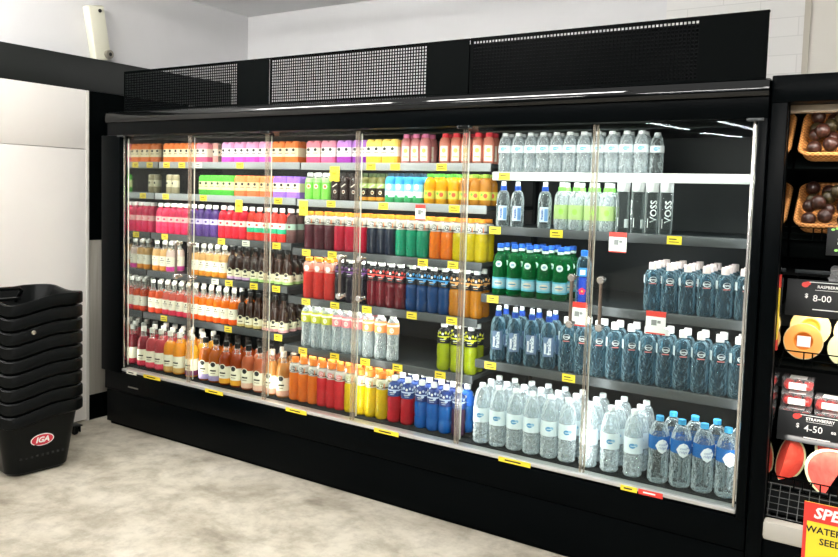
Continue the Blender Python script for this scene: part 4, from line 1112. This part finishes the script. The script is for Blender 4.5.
# strawberry punnets
SB = noise_mat('strawberry_skin', [(.35, '#b01c20'), (.6, '#d8342c'), (.75, '#e86a50')], 60, 3, .35)
sbm = MB().lathe([(0, -.019, SB), (.008, -.014, SB), (.0165, -.002, SB), (.0178, .007, SB), (.012, .015, SB), (0, .015, SB)], 12).mesh('strawberry')
pb = MB().box(-.055, .055, -.045, .045, 0, .052, PUNNETM, .006).mesh('punnet_box')
pl = MB().box(-.057, .057, -.047, .047, .052, .057, PUNNETM, .002).mesh('lid')
sl = MB().box(-.03, .032, -.0465, -.0458, .016, .042, WHITEP, 0).box(-.03, .032, -.03, .03, .0572, .0578, WHITEP, 0).mesh('paper_label')
for ci, (px, cw) in enumerate(((3.918, 'left'), (4.04, 'middle'), (4.162, 'right'))):
    for k in range(3 if ci == 0 else 2):
        pos = ['bottom', 'second', 'top'][k] if ci == 0 else ['bottom', 'top'][k]
        y = .245 + k*.012; z = .722 + k*.0585
        t_ = thing('punnet', f'{pos} clear punnet of strawberries in the {cw} stack', 'punnet', (px, y, z), random.uniform(-.05, .05), 'strawberry punnets')
        obj('punnet_box', pb, t_); obj('lid', pl, t_); obj('paper_label', sl, t_)
        for q in range(9):
            o = obj('strawberry', sbm); o.location = (px - .035 + (q % 3)*.035, y - .028 + (q//3)*.028, z + .026 + random.uniform(-.003, .003))
            o.rotation_euler = (random.uniform(0, 3), random.uniform(0, 3), 0)
            tag(o, f'red strawberry inside the {pos} punnet of the {cw} stack', 'strawberry', f'strawberries in the {pos} {cw} punnet')

# watermelon wedges
WM = noise_mat('watermelon_flesh', [(.3, '#d8382c'), (.55, '#e65444'), (.75, '#ee7a66')], 14, 5, .3)
WR = mat('watermelon_white_rind', '#e4e6b4', .4)
WG = noise_mat('watermelon_skin', [(.4, '#1f4a22'), (.6, '#4c7a38')], 16, 4, .35)
def wedge(R, ang_, stretch=1.25):
    """a sector of an ellipsoid: two flat flesh faces meeting on the z axis, rind outside"""
    fl, rd = MB(), MB(); n = 14; k = 8
    prof = [(R*math.sin(PI*i/n), -R*stretch*math.cos(PI*i/n)) for i in range(n+1)]
    for sgn in (-1, 1):
        a = sgn*ang_/2
        inner = [(r*.9*math.cos(a), r*.9*math.sin(a), z*.93) for r, z in prof]
        fl.add(inner, [tuple(range(n+1))], WM)
        outer = [(r*math.cos(a), r*math.sin(a), z) for r, z in prof]
        rd.add(inner + outer, [(i, i+1, n+2+i, n+1+i) for i in range(n)], WR)
    vs = []
    for i in range(n+1):
        for j in range(k+1):
            a = -ang_/2 + ang_*j/k; vs.append((prof[i][0]*math.cos(a), prof[i][0]*math.sin(a), prof[i][1]))
    rd.add(vs, [(i*(k+1)+j, i*(k+1)+j+1, (i+1)*(k+1)+j+1, (i+1)*(k+1)+j) for i in range(n) for j in range(k)], WG)
    return fl.mesh('flesh'), rd.mesh('rind')
wd = wedge(.088, math.radians(75), 1.05), wedge(.115, math.radians(70), .8)
for i, (mesh, loc, M, lab) in enumerate((
    (wd[0], (3.898, .165, .588), Matrix.Rotation(math.radians(-14), 4, 'X') @ Matrix.Rotation(math.radians(12), 4, 'Y') @ Matrix.Rotation(math.radians(78), 4, 'Z'), 'upright watermelon wedge nearest the side frame'),
    (wd[1], (4.08, .135, .565), Matrix.Rotation(math.radians(-18), 4, 'X') @ Matrix.Rotation(math.radians(25), 4, 'Y') @ Matrix.Rotation(math.radians(145), 4, 'Z'), 'broad watermelon wedge in the middle, cut face forward'),
    (wd[1], (4.10, .25, .655), Matrix.Rotation(math.radians(-20), 4, 'X') @ Matrix.Rotation(math.radians(-35), 4, 'Y') @ Matrix.Rotation(math.radians(145), 4, 'Z'), 'watermelon wedge resting behind and above the broad one'))):
    t_ = thing('watermelon_wedge', lab, 'watermelon', loc, 0, 'watermelon wedges'); t_.matrix_world = Matrix.Translation(loc) @ M
    obj('flesh', mesh[0], t_); obj('rind', mesh[1], t_)

# yellow special sign on the bumper
t_ = thing('special_sign', 'yellow and red SPECIAL watermelon seedless price sign on the bumper', 'sign', (3.99, -.036, .17))
SW, SHT = .25, .335
obj('board', MB().box(0, SW, 0, .004, 0, SHT, YEL, .001), t_)
obj('red_border', MB().qbox(0, SW, -.0012, -.0002, .265, SHT, REDP).qbox(0, .012, -.0012, -.0002, 0, .265, REDP).qbox(SW-.012, SW, -.0012, -.0002, 0, .265, REDP), t_)
g = MB(); vs, fs = text_verts('SPECIAL', .056, .0018, .2); g.add(shift([(a, -.002, c) for a, _, c in vs], SW*.53, .298), fs, WHITEP); obj('heading', g, t_)
g = MB()
for s_, sz, cx, cz in (('WATERMELON', .034, .125, .235), ('SEEDLESS', .034, .125, .195), ('$', .04, .055, .105), ('1.50', .085, .15, .1)):
    vs, fs = text_verts(s_, sz, .0008); g.add(shift([(a, -.001, c) for a, _, c in vs], cx, cz), fs, INK)
obj('price_lettering', g, t_)

# ------------------------------------------------------------------ light
def area(name, loc, sx, sy, e, rot=(0, 0, 0), col=(1, 1, 1)):
    L = bpy.data.lights.new(name, 'AREA'); L.shape = 'RECTANGLE'; L.size = sx; L.size_y = sy; L.energy = e; L.color = col
    o = bpy.data.objects.new(name, L); COL.objects.link(o); o.location = loc; o.rotation_euler = rot
    return o
TUBE = bpy.data.materials.new('lit_tube'); TUBE.use_nodes = True
b = TUBE.node_tree.nodes['Principled BSDF']; b.inputs['Base Color'].default_value = (0, 0, 0, 1)
b.inputs['Emission Color'].default_value = (1, .975, .94, 1); b.inputs['Emission Strength'].default_value = 115
tbm = MB().tube([(-.72, 0, 0), (.72, 0, 0)], .028, TUBE, 12).mesh('tube')
hsm = MB().box(-.76, .76, -.05, .05, .05, .09, PLWHITE, .004).box(-.76, -.72, -.03, .03, -.03, .05, PLWHITE, .004).box(.72, .76, -.03, .03, -.03, .05, PLWHITE, .004).mesh('housing')
for i, (x, y, lab) in enumerate(((.25, -1.5, 'fluorescent batten hanging in front of the fridge, left one'), (2.01, -1.5, 'fluorescent batten hanging in front of the fridge, middle one'), (4.1, -2.7, 'added fluorescent batten hanging in front of the fridge, right one'),
        (.8, -4.2, 'added fluorescent batten behind the shopper, left one'), (2.8, -4.2, 'added fluorescent batten behind the shopper, middle one'), (4.8, -4.2, 'added fluorescent batten behind the shopper, right one'))):  # right front batten and rear row added out of view for illumination
    t_ = thing('ceiling_light', lab, 'ceiling light', (x, y, 2.87), 0, 'fluorescent battens')
    obj('tube', tbm, t_); obj('housing', hsm, t_)
for x0, y0, x1, y1 in ((.576, -9.84, .906, -11.28), (1.57, -9.13, 1.97, -11.53), (.975, -11.95, 1.475, -13.0)):
    L = math.hypot(x1-x0, y1-y0); area('far_ceiling_tube', ((x0+x1)/2, (y0+y1)/2, 2.9), .14, L, 60, (0, 0, math.atan2(-(x1-x0), (y1-y0)) + PI), (.9, .94, 1))
for z, y in ((1.19, .22), (.945, .14), (.70, .14)):  # LEDs added under the produce shelves to brighten the lower rows
    area('added_shelf_led', (4.45, y, z-.02), 1.1, .02, 3.2, (math.radians(30), 0, 0), (1, .92, .85))
area('produce_lamp', (4.45, .1, 1.935), 1.1, .03, 10, (math.radians(25), 0, 0), (1, .93, .85))

w = bpy.data.worlds.new('world'); SC.world = w; w.use_nodes = True       # the rest of the store: bright ceiling overhead, dim aisles at eye level
t = w.node_tree; bg = t.nodes['Background']
tc = t.nodes.new('ShaderNodeTexCoord'); sp = t.nodes.new('ShaderNodeSeparateXYZ'); r = t.nodes.new('ShaderNodeValToRGB')
r.color_ramp.elements[0].position = .09; r.color_ramp.elements[0].color = (.07, .072, .075, 1)
r.color_ramp.elements[1].position = .22; r.color_ramp.elements[1].color = (1, .99, .97, 1)
t.links.new(tc.outputs['Generated'], sp.inputs[0]); t.links.new(sp.outputs['Z'], r.inputs[0]); t.links.new(r.outputs[0], bg.inputs[0])
bg.inputs[1].default_value = 1.15

SC.view_settings.view_transform = 'Standard'; SC.view_settings.look = 'None'; SC.view_settings.gamma = 1; SC.view_settings.exposure = 0
SC.view_settings.use_curve_mapping = False
SC.cycles.transparent_max_bounces = 32
SC.cycles.max_bounces = 10
